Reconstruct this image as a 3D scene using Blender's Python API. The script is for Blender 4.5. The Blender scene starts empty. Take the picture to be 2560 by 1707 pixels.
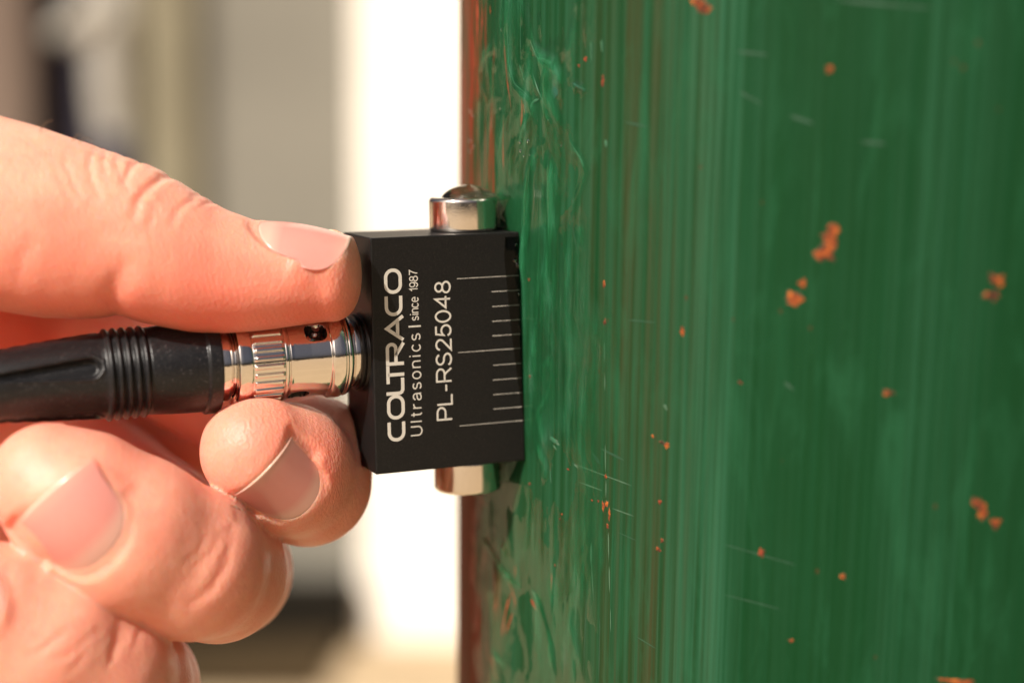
import bpy, bmesh, math, zlib, base64
import numpy as np
from mathutils import Vector, Matrix

# ------------------------------------------------------------------ camera, world, sun
sc = bpy.context.scene
COL = sc.collection
S = 0.0703            # millimetres per photograph pixel in the focus plane
D = 300.0             # lens to focus plane, mm
PITCH = math.radians(7.0)
O = np.array([0.0, 0.0, 0.80])          # focus point in the world, metres
cp, sp_ = math.cos(PITCH), math.sin(PITCH)
RX = np.array([[1, 0, 0], [0, cp, sp_], [0, -sp_, cp]])

def to_world(p):                          # subject frame (mm: right, depth, up) -> world metres
    return (np.asarray(p, float) * 0.001) @ RX.T + O

cam_d = bpy.data.cameras.new('camera'); cam = bpy.data.objects.new('camera', cam_d); COL.objects.link(cam)
cam.location = to_world([0, -D, 0]); cam.rotation_euler = (math.radians(90) - PITCH, 0, 0)
cam_d.sensor_width = 36; cam_d.lens = 36 * D / (2560 * S)
cam_d.clip_start = 0.02; cam_d.clip_end = 500
cam_d.dof.use_dof = True; cam_d.dof.focus_distance = 0.294; cam_d.dof.aperture_fstop = 5.6
sc.camera = cam

AZ, EL = math.radians(40), math.radians(42)
TO_SUN = Vector((-math.sin(AZ) * math.cos(EL), -math.cos(AZ) * math.cos(EL), math.sin(EL)))
w = bpy.data.worlds.new('World'); sc.world = w; w.use_nodes = True
nt = w.node_tree; bg = nt.nodes['Background']
sky = nt.nodes.new('ShaderNodeTexSky'); sky.sky_type = 'NISHITA'; sky.sun_disc = False
sky.sun_elevation = EL; sky.sun_rotation = math.atan2(TO_SUN.x, TO_SUN.y)
sky.dust_density = 10.0; sky.air_density = 0.35; sky.ozone_density = 0.0
nt.links.new(sky.outputs[0], bg.inputs[0]); bg.inputs[1].default_value = 0.06
sl = bpy.data.lights.new('sun', 'SUN'); sl.energy = 5.0; sl.angle = math.radians(0.53); sl.color = (1.0, 0.93, 0.83)
so = bpy.data.objects.new('sun', sl); COL.objects.link(so); so.location = (-2, -3, 4)
so.rotation_euler = TO_SUN.to_track_quat('Z', 'Y').to_euler()
vs = sc.view_settings; vs.view_transform = 'Standard'; vs.look = 'None'; vs.exposure = 0.38; vs.gamma = 1
sc.cycles.use_denoising = True; sc.cycles.max_bounces = 10; sc.cycles.transparent_max_bounces = 16
sc.cycles.sample_clamp_indirect = 6

# ------------------------------------------------------------------ helpers
rng = np.random.default_rng(7)
def Q(px, py, y):                         # a point seen at (px, py) standing y mm behind the focus plane
    k = S * (D + y) / D
    return np.array([(px - 1280) * k, y, (853.5 - py) * k])

def srgb(r, g, b):
    f = lambda c: (c / 255 / 12.92) if c <= 10 else ((c / 255 + .055) / 1.055) ** 2.4
    return (f(r), f(g), f(b), 1)

class NT:
    def __init__(s, name):
        s.m = bpy.data.materials.new(name); s.m.use_nodes = True; s.t = s.m.node_tree
        s.p = s.t.nodes['Principled BSDF']; s.out = s.t.nodes['Material Output']
    def n(s, typ, **kw):
        nd = s.t.nodes.new('ShaderNode' + typ)
        for k, v in kw.items():
            if k.startswith('i_'):
                key = k[2:]; key = int(key) if key.isdigit() else key.replace('_', ' ')
                if isinstance(v, bpy.types.NodeSocket): s.t.links.new(v, nd.inputs[key])
                else: nd.inputs[key].default_value = v
            else: setattr(nd, k, v)
        return nd
    def set(s, **kw):
        for k, v in kw.items():
            key = k.replace('_', ' ')
            if isinstance(v, bpy.types.NodeSocket): s.t.links.new(v, s.p.inputs[key])
            else: s.p.inputs[key].default_value = v
        return s
    def ramp(s, fac, stops, interp='LINEAR'):
        r = s.t.nodes.new('ShaderNodeValToRGB'); r.color_ramp.interpolation = interp
        s.t.links.new(fac, r.inputs[0]); e = r.color_ramp.elements
        while len(e) < len(stops): e.new(0.5)
        for el, (p, c) in zip(e, stops):
            el.position = p; el.color = c if len(c) == 4 else (*c, 1)
        return r.outputs[0]
    def mix(s, fac, a, b, mode='MIX'):
        m = s.t.nodes.new('ShaderNodeMix'); m.data_type = 'RGBA'; m.blend_type = mode
        for sock, v in ((m.inputs[0], fac), (m.inputs[6], a), (m.inputs[7], b)):
            if isinstance(v, bpy.types.NodeSocket): s.t.links.new(v, sock)
            else: sock.default_value = v if not isinstance(v, tuple) or len(v) == 4 else (*v, 1)
        return m.outputs[2]
    def math(s, op, a, b=0.0, c=None):
        m = s.t.nodes.new('ShaderNodeMath'); m.operation = op
        for k, v in enumerate((a, b) if c is None else (a, b, c)):
            if isinstance(v, bpy.types.NodeSocket): s.t.links.new(v, m.inputs[k])
            else: m.inputs[k].default_value = v
        return m.outputs[0]
    def coord(s, which='Object'):
        return s.t.nodes.new('ShaderNodeTexCoord').outputs[which]
    def mapping(s, vec, scale=(1, 1, 1), loc=(0, 0, 0), rot=(0, 0, 0)):
        return s.n('Mapping', i_Vector=vec, i_Scale=scale, i_Location=loc, i_Rotation=rot).outputs[0]
    def noise(s, vec, scale, detail=4, rough=.55, dist=0.0):
        return s.n('TexNoise', i_Vector=vec, i_Scale=scale, i_Detail=detail, i_Roughness=rough, i_Distortion=dist).outputs[0]
    def bump(s, height, strength=.3, dist=.001, normal=None):
        b = s.n('Bump', i_Height=height, i_Strength=strength, i_Distance=dist)
        if normal is not None: s.t.links.new(normal, b.inputs['Normal'])
        return b.outputs[0]

def thing(name, label, cat, loc, group=None):
    o = bpy.data.objects.new(name, None); o.empty_display_size = .01; COL.objects.link(o)
    o.location = loc; o['label'] = label; o['category'] = cat
    if group: o['group'] = group
    return o

def root_loc(o):
    while o.parent: o = o.parent
    return np.array(o.location)

def mesh_obj(name, verts, faces, mat, parent=None, smooth=True, loc=None, world=False, mats=None, fmat=None, label=None):
    """verts in subject mm (or world metres); one mesh object, origin at its root's base or at loc"""
    V = np.asarray(verts, float) if world else to_world(verts)
    base = root_loc(parent) if parent is not None else (np.array(loc) if loc is not None else np.zeros(3))
    V = V - base
    me = bpy.data.meshes.new(name)
    if isinstance(faces, np.ndarray):
        me.from_pydata(V.tolist(), [], faces.tolist())
    else:
        me.from_pydata(V.tolist(), [], faces)
    for m_ in (mats or [mat]): me.materials.append(m_)
    if fmat is not None: me.polygons.foreach_set('material_index', np.asarray(fmat, np.int32))
    me.polygons.foreach_set('use_smooth', np.full(len(me.polygons), smooth))
    me.update()
    o = bpy.data.objects.new(name, me); COL.objects.link(o)
    if parent is not None: o.parent = parent
    else: o.location = base
    if label: o['label'] = label
    return o

def grid_faces(nu, nv, wrap_u=False, wrap_v=False):
    U = nu if wrap_u else nu - 1; Vn = nv if wrap_v else nv - 1
    i, j = np.meshgrid(np.arange(U), np.arange(Vn), indexing='ij'); i = i.ravel(); j = j.ravel()
    i2 = (i + 1) % nu; j2 = (j + 1) % nv
    return np.stack([i * nv + j, i2 * nv + j, i2 * nv + j2, i * nv + j2], 1)

def add_uv(o, uv):
    me = o.data; lay = me.uv_layers.new(name='UVMap')
    idx = np.empty(len(me.loops), np.int32); me.loops.foreach_get('vertex_index', idx)
    lay.data.foreach_set('uv', np.asarray(uv, np.float32)[idx].ravel())

def add_attr(o, name, vals):
    a = o.data.attributes.new(name, 'FLOAT', 'POINT'); a.data.foreach_set('value', np.asarray(vals, np.float32))

def box(lo, hi):
    (x0, y0, z0), (x1, y1, z1) = lo, hi
    v = [(x0, y0, z0), (x1, y0, z0), (x1, y1, z0), (x0, y1, z0), (x0, y0, z1), (x1, y0, z1), (x1, y1, z1), (x0, y1, z1)]
    f = [(0, 3, 2, 1), (4, 5, 6, 7), (0, 1, 5, 4), (1, 2, 6, 5), (2, 3, 7, 6), (3, 0, 4, 7)]
    return v, f

def bevel(o, width, seg=2, ang=40):
    m = o.modifiers.new('bevel', 'BEVEL'); m.width = width; m.segments = seg; m.limit_method = 'ANGLE'; m.angle_limit = math.radians(ang)

def unit(v): v = np.asarray(v, float); return v / np.linalg.norm(v)
def sstep(a, b, x): t = np.clip((x - a) / (b - a), 0, 1); return t * t * (3 - 2 * t)

# smooth value noise for shaping meshes
_PERM = rng.permutation(512); _VAL = rng.random(512) * 2 - 1
def vnoise(p):
    p = np.asarray(p, float); i = np.floor(p).astype(int); f = p - i; f = f * f * (3 - 2 * f)
    def h(ix, iy, iz): return _VAL[(_PERM[(_PERM[(_PERM[ix % 512] + iy) % 512] + iz) % 512])]
    r = 0
    for a in (0, 1):
        for b in (0, 1):
            for c in (0, 1):
                wgt = (f[..., 0] if a else 1 - f[..., 0]) * (f[..., 1] if b else 1 - f[..., 1]) * (f[..., 2] if c else 1 - f[..., 2])
                r = r + wgt * h(i[..., 0] + a, i[..., 1] + b, i[..., 2] + c)
    return r
def fbm(p, oct=3): return sum(vnoise(np.asarray(p) * 2 ** k + 17.3 * k) / 2 ** k for k in range(oct))

def poly_dist(P, pts):
    """distance from 2-D points P to a polyline, and the parameter 0..1 along it"""
    pts = np.asarray(pts, float); best = np.full(len(P), 1e9); par = np.zeros(len(P))
    seg = np.linalg.norm(np.diff(pts, axis=0), axis=1); cum = np.concatenate([[0], np.cumsum(seg)])
    for k in range(len(pts) - 1):
        a, d = pts[k], pts[k + 1] - pts[k]
        t = np.clip(((P - a) @ d) / (d @ d), 0, 1); q = np.linalg.norm(P - a - t[:, None] * d, axis=1)
        m = q < best; best[m] = q[m]; par[m] = (cum[k] + t[m] * seg[k]) / cum[-1]
    return best, par

def tube(pts, rad, n=6):
    pts = np.asarray(pts, float); rad = np.broadcast_to(rad, len(pts)); V = []
    for k, p in enumerate(pts):
        d = unit(pts[min(k + 1, len(pts) - 1)] - pts[max(k - 1, 0)])
        a = unit(np.cross(d, [0.31, 0.2, 0.93])); b = np.cross(d, a)
        for j in range(n):
            t = 2 * math.pi * j / n; V.append(p + rad[k] * (math.cos(t) * a + math.sin(t) * b))
    F = grid_faces(len(pts), n, False, True).tolist()
    F.append(list(range(n))[::-1]); F.append([len(V) - n + j for j in range(n)])
    return np.array(V), F

# ------------------------------------------------------------------ background and ground (world metres)
CAM = np.array(cam.location)
def at_y(px, py, Y):                      # world point at depth Y on the sight line of a photograph pixel
    d = RX @ np.array([(px - 1280) * S, D, (853.5 - py) * S]); return CAM + d * ((Y - CAM[1]) / d[1])

def plaster(name, col, amp=.06, rough=.9):
    m = NT(name); c = m.coord()
    nz = m.noise(c, 3.0, 5); n2 = m.noise(c, 60, 3)
    lo = tuple(x * (1 - amp * 2) for x in col[:3]); hi = tuple(min(1, x * (1 + amp)) for x in col[:3])
    m.set(Base_Color=m.ramp(nz, [(.3, lo), (.7, hi)]), Roughness=rough, Specular_IOR_Level=.08, Normal=m.bump(n2, .25, .004)); return m.m

YB = 2.45
m_ground = NT('sandy_concrete'); c = m_ground.coord()
g1 = m_ground.noise(c, 2.5, 6); g2 = m_ground.noise(c, 90, 4)
m_ground.set(Base_Color=m_ground.mix(m_ground.math('MULTIPLY', g2, .45), m_ground.ramp(g1, [(.3, (.38, .285, .17)), (.7, (.50, .38, .235)) ]), (.24, .18, .12)),
             Roughness=.95, Normal=m_ground.bump(g2, .4, .006))
gv = [(-60, -60, 0), (60, -60, 0), (60, 60, 0), (-60, 60, 0)]
g = mesh_obj('ground', gv, [(0, 1, 2, 3)], m_ground.m, smooth=False, world=True); g['kind'] = 'structure'

def slab(name, label, cat, px0, px1, y0, y1, z0, z1, mat, bev=.004):
    x0 = at_y(px0, 800, y0)[0]; x1 = at_y(px1, 800, y0)[0]
    v, f = box((x0, y0, z0), (x1, y1, z1))
    o = mesh_obj(name, v, f, mat, smooth=False, world=True, loc=((x0 + x1) / 2, (y0 + y1) / 2, z0))
    o['label'] = label; o['category'] = cat; bevel(o, bev); return o

slab('rendered_wall', 'bright cream white wall out of focus behind the probe', 'wall', 895, 6200, YB, YB + .2, -.02, 3.2, plaster('cream_render', (.86, .82, .74)))
slab('shaded_wall_panel', 'blurred olive grey panel painted as the shaded part of the wall', 'panel', 505, 891, YB + .04, YB + .12, .06, 3.2, plaster('shaded_wall_grey', (.20, .19, .160), .12))  # darker colour stands in for shade on this stretch of wall
slab('wall_foot_shade', 'dark blurred strip painted as shade at the foot of the grey panel', 'wall_foot_shade', -2400, 889, YB - .03, YB + .03, 0, .105, plaster('wall_foot_shade_tone', (.012, .010, .007)))  # added dark strip, paints the shade at the wall foot
slab('wooden_post', 'blurred tan upright post beside the navy panel', 'post', 366, 500, YB + .01, YB + .11, .0, 3.2, plaster('tan_timber', (.20, .18, .125), .15))
slab('navy_panel', 'blurred dark navy panel behind the white downpipe', 'panel', 96, 362, YB + .10, YB + .16, .0, 3.2, plaster('navy_paint', (.045, .042, .062), .15))
slab('brown_post', 'blurred mauve brown upright at the left edge', 'post', -900, 92, YB + .02, YB + .10, .0, 3.2, plaster('mauve_brown_paint', (.15, .112, .09), .12))
# white downpipe with an offset bend
yd = YB + .04
dp = [at_y(x, y, yd) for x, y in ((150, -420), (190, -150), (300, -30), (292, 20), (276, 90), (282, 200), (288, 300), (290, 345))]
dv, df = tube(dp, [.03, .03, .034, .042, .036, .036, .034, .024], 16)
o = mesh_obj('downpipe', dv, df, plaster('pale_plastic', (.36, .34, .30), .04, .5), world=True, loc=dp[-1])
o['label'] = 'blurred pale downpipe with a bend in front of the navy panel'; o['category'] = 'pipe'
dp = [at_y(x, y, yd - .02) for x, y in ((135, 95), (190, 62), (262, 10))]
dv, df = tube(dp, [.012, .026, .03], 12)
br = mesh_obj('bracket', dv, df, o.data.materials[0], parent=o, world=True)
# thin dark sheet painted as the shadow on the ground before the grey panel
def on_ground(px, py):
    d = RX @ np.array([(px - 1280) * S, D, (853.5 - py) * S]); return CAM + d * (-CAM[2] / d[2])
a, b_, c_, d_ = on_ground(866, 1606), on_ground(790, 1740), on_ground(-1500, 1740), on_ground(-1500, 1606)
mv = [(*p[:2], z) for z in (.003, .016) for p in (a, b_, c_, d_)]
o = mesh_obj('ground_shade', mv, [(3, 2, 1, 0), (4, 5, 6, 7), (0, 1, 5, 4), (1, 2, 6, 5), (2, 3, 7, 6), (3, 0, 4, 7)], plaster('ground_shade_tone', (.05, .034, .017), .15), smooth=False, world=True, loc=(a[0], a[1], 0))
o['label'] = 'dark brown blurred sheet painted as a shadow on the tan ground'; o['category'] = 'mat'

# ------------------------------------------------------------------ green pipe
PR = 95.0
PC = np.array([83.9, 53.8, 0.0])
PT = PITCH + math.radians(5.0)
PA = unit([0.0105, -math.sin(PT), math.cos(PT)])             # upright, leaning a touch to the viewer
E1 = unit(np.array([1, 0, 0]) - PA[0] * PA); E2 = np.cross(PA, E1)
def pipe_pt(s, h, lift=0.0):
    th = np.asarray(s) / PR; r = PR + np.asarray(lift); h = np.asarray(h)
    return PC + h[..., None] * PA - (r * np.cos(th))[..., None] * E1 - (r * np.sin(th))[..., None] * E2
def hit_pipe(o, d, R=PR):
    oc = o - PC; dp_ = d - (d @ PA) * PA; op = oc - (oc @ PA) * PA
    A = dp_ @ dp_; B = 2 * dp_ @ op; C_ = op @ op - R * R; disc = B * B - 4 * A * C_
    if disc < 0: return None
    return o + d * ((-B - math.sqrt(disc)) / (2 * A))
def pipe_sh(px, py):                      # surface coordinates (arc mm, height mm) of a feature seen at a pixel
    o = np.array([0, -D, 0.0]); px = float(px)
    while True:
        p = hit_pipe(o, np.array([(px - 1280) * S, D, (853.5 - py) * S]))
        if p is not None: break
        px += 1.0
    q = p - PC; return np.array([PR * math.atan2(-(q @ E2), -(q @ E1)), q @ PA])

mp = NT('green_pipe_paint'); uv = mp.coord('UV')
sx = mp.n('SeparateXYZ', i_Vector=uv).outputs[0]; sy = mp.n('SeparateXYZ', i_Vector=uv).outputs[1]
s_of = lambda px, py=853: pipe_sh(px, py)[0]
def sramp(stops, interp='LINEAR'):
    lo, hi = -25.0, 175.0
    fac = mp.math('DIVIDE', mp.math('SUBTRACT', wob, lo), hi - lo)
    return mp.ramp(fac, [((s - lo) / (hi - lo), c) for s, c in stops], interp)
wob = mp.math('ADD', sx, mp.math('MULTIPLY', mp.math('SUBTRACT', mp.noise(mp.mapping(uv, (.05, .012, 1)), 1.0, 3), .5), 1.6))
st1 = mp.noise(mp.mapping(uv, (.9, .006, 1)), 1.0, 4, .6)           # fine vertical wipe streaks
st2 = mp.noise(mp.mapping(uv, (.22, .010, 1), (9, 3, 0)), 1.0, 3)   # broad streaks
st3 = mp.noise(mp.mapping(uv, (2.6, .02, 1), (3, 7, 0)), 1.0, 3, .7)
G0, G1, GP, GB = srgb(1, 44, 15), srgb(4, 54, 23), srgb(46, 95, 71), srgb(58, 47, 25)
base = mp.mix(st2, G0, G1)
# how much pale residue / brown stain each band carries across the pipe
pale = sramp([(s_of(1180), (.25,) * 3), (s_of(1300), (.35,) * 3), (s_of(1450), (.5,) * 3), (s_of(1560), (.4,) * 3), (s_of(1690), (.6,) * 3), (s_of(1745), (.95,) * 3), (s_of(1806), (.85,) * 3), (s_of(1850), (.38,) * 3), (s_of(1900), (.12,) * 3), (s_of(2050), (.10,) * 3), (s_of(2200), (.14,) * 3), (s_of(2290), (.42,) * 3), (s_of(2400), (.34,) * 3), (s_of(2480), (.12,) * 3)])
brown = sramp([(s_of(1400), (.10,) * 3), (s_of(1500), (.5,) * 3), (s_of(1560), (.75,) * 3), (s_of(1600), (.6,) * 3), (s_of(1642), (.95,) * 3), (s_of(1662), (1,) * 3), (s_of(1684), (.35,) * 3), (s_of(1730), (.40,) * 3), (s_of(1800), (.2,) * 3), (s_of(1850), (.04,) * 3)])
stk = mp.ramp(st1, [(.40, (.12, .12, .12)), (.60, (1, 1, 1))])
base = mp.mix(mp.math('MULTIPLY', mp.math('MULTIPLY', stk, pale), .72), base, GP)
stk2 = mp.ramp(mp.noise(mp.mapping(uv, (.8, .009, 1), (31, 5, 0)), 1.0, 4, .6), [(.38, (.1, .1, .1)), (.62, (1, 1, 1))])
base = mp.mix(mp.math('MULTIPLY', mp.math('MULTIPLY', stk2, brown), .66), base, GB)
fine = mp.ramp(st3, [(.60, (0, 0, 0)), (.80, (1, 1, 1))])
base = mp.mix(mp.math('MULTIPLY', mp.math('MULTIPLY', fine, pale), .30), base, srgb(78, 118, 92))
smg = mp.noise(mp.mapping(uv, (.16, .035, 1)), 1.0, 5, .65, .8)
base = mp.mix(mp.math('MULTIPLY', mp.ramp(smg, [(.52, (0, 0, 0)), (.72, (1, 1, 1))]), .42), base, srgb(30, 80, 52))
blot = mp.noise(mp.mapping(uv, (.04, .03, 1)), 1.0, 5, .65)
base = mp.mix(mp.math('MULTIPLY', mp.ramp(blot, [(.45, (0, 0, 0)), (.75, (1, 1, 1))]), .30), base, srgb(20, 62, 38))
# far edge: red primer showing, then bare brown metal
edge_n = mp.noise(mp.mapping(uv, (.55, .035, 1), (4, 0, 0)), 1.0, 5, .65)
lowred = mp.ramp(mp.math('DIVIDE', mp.math('ADD', sy, 60), 60), [(.35, (.30,) * 3), (.75, (0, 0, 0))])
redm = sramp([(s_of(1158), (.75,) * 3), (s_of(1185), (.65,) * 3), (s_of(1222), (.32,) * 3), (s_of(1275), (.0,) * 3)])
rm = mp.ramp(mp.math('ADD', mp.math('MULTIPLY', redm, mp.math('ADD', lowred, .5)), mp.math('MULTIPLY', mp.math('SUBTRACT', edge_n, .5), 1.9)), [(.18, (0, 0, 0)), (.42, (1, 1, 1))])
base = mp.mix(mp.math('MULTIPLY', mp.math('MULTIPLY', rm, mp.ramp(redm, [(.0, (0, 0, 0)), (.25, (1, 1, 1))])), .9), base, mp.ramp(st1, [(.38, srgb(132, 24, 14)), (.52, srgb(110, 48, 28)), (.66, srgb(70, 56, 40))]))
bare = sramp([(s_of(1146) - 6, (1,) * 3), (s_of(1154), (.9,) * 3), (s_of(1178), (.0,) * 3)])
base = mp.mix(mp.math('MULTIPLY', bare, mp.ramp(mp.noise(mp.mapping(uv, (.7, .09, 1), (8, 2, 0)), 1.0, 5, .7), [(.38, (.15,) * 3), (.56, (1, 1, 1))])), base, mp.ramp(edge_n, [(.35, srgb(66, 56, 42)), (.65, srgb(108, 84, 68))]))
# specks
vo = mp.n('TexVoronoi', i_Vector=mp.mapping(uv, (.16, .12, 1)), i_Scale=1.0, i_Randomness=1.0)
spk = mp.ramp(vo.outputs['Distance'], [(.035, (1, 1, 1)), (.06, (0, 0, 0))])
base = mp.mix(mp.math('MULTIPLY', spk, .6), base, srgb(70, 40, 22))
vo2 = mp.n('TexVoronoi', i_Vector=mp.mapping(uv, (.5, .4, 1), (2.2, .7, 0)), i_Scale=1.0, i_Randomness=1.0)
sp2 = mp.math('MULTIPLY', mp.ramp(vo2.outputs['Distance'], [(.04, (1, 1, 1)), (.07, (0, 0, 0))]), mp.ramp(blot, [(.5, (0, 0, 0)), (.6, (1, 1, 1))]))
base = mp.mix(mp.math('MULTIPLY', sp2, .5), base, srgb(18, 44, 28))
hgt = mp.math('ADD', mp.math('MULTIPLY', st1, .6), mp.math('MULTIPLY', mp.noise(mp.mapping(uv, (.25, .12, 1)), 1.0, 5), 1.0))
mp.set(Base_Color=base, Roughness=mp.ramp(st2, [(.3, (.55,) * 3), (.7, (.75,) * 3)]), Specular_IOR_Level=.12,
       Normal=mp.bump(hgt, .35, .0004))
pipe = thing('steel_pipe', 'thick upright green painted steel pipe with rust spots and scratches', 'pipe', to_world(PC - PA * 795))
ns, hs = 220, np.array([-795, -300, -120, -60, 0, 60, 120, 300, 900.0])
ths = np.linspace(0, 2 * math.pi * PR, ns, endpoint=False) - math.pi * PR * .75
SS, HH = np.meshgrid(ths, hs, indexing='ij')
F = grid_faces(ns, len(hs), True, False)
V = pipe_pt(SS.ravel(), HH.ravel())
# cap rings
wall_o = mesh_obj('pipe_wall', V, F[:, ::-1], mp.m, parent=pipe)
add_uv(wall_o, np.stack([SS.ravel(), HH.ravel()], 1))

# rust spots: raised crusty patches, each its own part
m_rust = NT('rust'); c = m_rust.coord()
r1 = m_rust.noise(c, 620, 5, .75)
rq = m_rust.n('Attribute', attribute_name='rad').outputs['Fac']; rn2 = m_rust.noise(c, 500, 3)
rim_f = m_rust.ramp(m_rust.math('ADD', rq, m_rust.math('MULTIPLY', m_rust.math('SUBTRACT', rn2, .5), .9)), [(.78, (0, 0, 0)), (.95, (1, 1, 1))])
m_rust.set(Base_Color=m_rust.mix(rim_f, m_rust.ramp(r1, [(.38, srgb(40, 17, 6)), (.47, srgb(92, 38, 8)), (.57, srgb(140, 66, 14)), (.67, srgb(178, 98, 30)), (.80, srgb(150, 128, 92))]), srgb(52, 66, 44)), Roughness=.95, Normal=m_rust.bump(r1, .8, .0004))
m_rust_d = NT('dark_rust'); c = m_rust_d.coord()
m_rust_d.set(Base_Color=m_rust_d.ramp(m_rust_d.noise(c, 1500, 3), [(.35, srgb(60, 22, 12)), (.65, srgb(140, 56, 22))]), Roughness=.95)
def rust(px, py, rpx, asp=1.0, mat=m_rust.m, hgt=.10):
    s0, h0 = pipe_sh(px, py); k = rpx * S * .93; seed = rng.random(2) * 90
    nr, na = 5, 22
    V = []
    for i in range(nr + 1):
        for j in range(na):
            a = 2 * math.pi * j / na; q = i / nr
            rr = k * q * (.95 + .55 * vnoise(np.array([seed[0] + 1.6 * math.cos(a), seed[1] + 1.6 * math.sin(a), 0])) + .40 * vnoise(np.array([seed[0] + 4 * math.cos(a), 4 * math.sin(a), 3])))
            lift = .03 + hgt * (1 - q ** 3) * (.7 + .5 * vnoise(np.array([seed[0] + q * 4 * math.cos(a), seed[1] + q * 4 * math.sin(a), 9]))) - (.06 if i == nr else 0)
            V.append(pipe_pt(s0 + rr * math.cos(a), np.float64(h0 + rr * asp * math.sin(a)), lift))
    V = np.array(V); F = grid_faces(nr + 1, na, False, True)
    ro = mesh_obj('rust_spot', V, F[:, ::-1], mat, parent=pipe); add_attr(ro, 'rad', np.repeat(np.arange(nr + 1) / nr, na))
for a_ in ((1750, 8, 24, .7), (1768, 22, 14, 1), (2080, 590, 22, 1.3), (2068, 632, 24, 1.0), (2092, 575, 10, 1.4), (1988, 742, 22, .9), (2006, 708, 11, 1.2), (2488, 698, 17, 1.0), (2484, 738, 19, .9), (2502, 712, 8, 1), (2452, 1270, 19, 1.4), (2490, 1303, 15, 1.0), (2222, 982, 12, .8), (1655, 1105, 8, .8), (1666, 1112, 8, 1.1), (1705, 828, 8, 1.4),
           (1508, 1264, 6, 2.6), (1517, 1258, 6, 1.6), (1524, 1284, 6, 2.6), (1519, 1312, 5, 1.8), (1514, 1190, 5, 1.3), (1510, 712, 5, 2.4), (1512, 806, 6, 2.2), (1646, 1372, 9, 1.0), (1655, 1350, 5, 1.3), (2106, 1440, 9, .9), (1632, 1090, 5, 1), (2400, 1702, 60, .12), (2074, 172, 11, 1.2), (1978, 1600, 6, 1)):
    rust(*a_)
for a_ in ((1905, 1380, 10, 1.3), (1464, 148, 6, 1.2), (1506, 205, 7, 2.2), (1447, 165, 5, 1), (1322, 700, 5, 1.5), (1325, 940, 5, 1.0), (1324, 1210, 5, .8), (1480, 1250, 5, .7), (1496, 1252, 5, .7), (1420, 1172, 5, .5), (1405, 1285, 3, 1), (1388, 1412, 3, 1.5), (1400, 1297, 3, 1), (1850, 955, 5, 1), (1650, 1255, 5, 1.3)):
    rust(*a_, mat=m_rust_d.m, hgt=.10)

# scratches: thin scored lines with pale burrs
m_scr = NT('scratch_burr'); m_scr.set(Base_Color=srgb(60, 90, 68), Roughness=.7)
m_scr2 = NT('scratch_faint'); m_scr2.set(Base_Color=srgb(18, 60, 38), Roughness=.6)
def scratch(pts, wpx, mat, lift=.012):
    P = []
    for (a, b), (c, d) in zip(pts[:-1], pts[1:]):
        n = max(4, int(math.hypot(c - a, d - b) / 12))
        for k in range(n): P.append(pipe_sh(a + (c - a) * k / n, b + (d - b) * k / n))
    P.append(pipe_sh(*pts[-1])); P = np.array(P); n = len(P)
    T = np.gradient(P, axis=0); T /= np.linalg.norm(T, axis=1)[:, None]; N = np.stack([-T[:, 1], T[:, 0]], 1)
    t = np.linspace(0, 1, n); wd = wpx * S * .5 * np.clip(np.sin(math.pi * t) * 2, .1, 1) * (1 + .5 * vnoise(np.stack([t * n * .7 + rng.random() * 50, t * 0, t * 0], 1)))
    L = P + N * wd[:, None]; R_ = P - N * wd[:, None]
    V = np.concatenate([pipe_pt(L[:, 0], L[:, 1], lift), pipe_pt(P[:, 0], P[:, 1], lift + .02), pipe_pt(R_[:, 0], R_[:, 1], lift)])
    i = np.arange(n - 1); F = np.concatenate([np.stack([i, i + 1, n + i + 1, n + i], 1), np.stack([n + i, n + i + 1, 2 * n + i + 1, 2 * n + i], 1)])
    mesh_obj('scratch', V, F[:, ::-1], mat, parent=pipe)
for p, wd in ((((1511, 850), (1511, 905)), 1.6), (((1512, 930), (1512, 975)), 2), (((1513, 1112), (1514, 1180)), 2.4), (((1515, 1200), (1515, 1244)), 2.2), (((1521, 1330), (1522, 1400)), 3.4), (((1523, 1415), (1524, 1480)), 2.4), (((1526, 1520), (1527, 1580)), 2), (((1432, 1158), (1580, 1214)), 2.2), (((1446, 1204), (1506, 1226)), 3), (((1530, 1270), (1585, 1290)), 2.5), (((1476, 1370), (1484, 1500)), 2.5), (((1434, 1160), (1448, 1170)), 5), (((1380, 1100), (1400, 1112)), 6), (((1372, 1096), (1396, 1102)), 5), (((1383, 1112), (1392, 1125)), 4), (((1660, 1010), (1668, 1026)), 6)):
    scratch(p, wd, m_scr.m)
for p, wd in ((((1545, 1330), (1590, 1350)), 2), (((1810, 1360), (1990, 1412)), 4), (((1810, 1485), (1950, 1522)), 4), (((1590, 1590), (1640, 1620)), 3), (((1560, 305), (1620, 318)), 4), (((1840, 130), (1920, 138)), 5), (((1848, 230), (1905, 262)), 6), (((2090, 2), (2330, 22)), 6), (((2150, 355), (2215, 360)), 7), (((1975, 290), (2035, 310)), 7), (((1570, 800), (1640, 806)), 3), (((1960, 955), (1985, 975)), 7), (((1466, 1480), (1458, 1707)), 2.5), (((1500, 1540), (1497, 1707)), 2), (((1430, 560), (1445, 640)), 3), (((1440, 1240), (1438, 1330)), 2), (((1500, 1120), (1560, 1150)), 6), (((1480, 1130), (1500, 1160)), 8)):
    scratch(p, wd, m_scr2.m)

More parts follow.
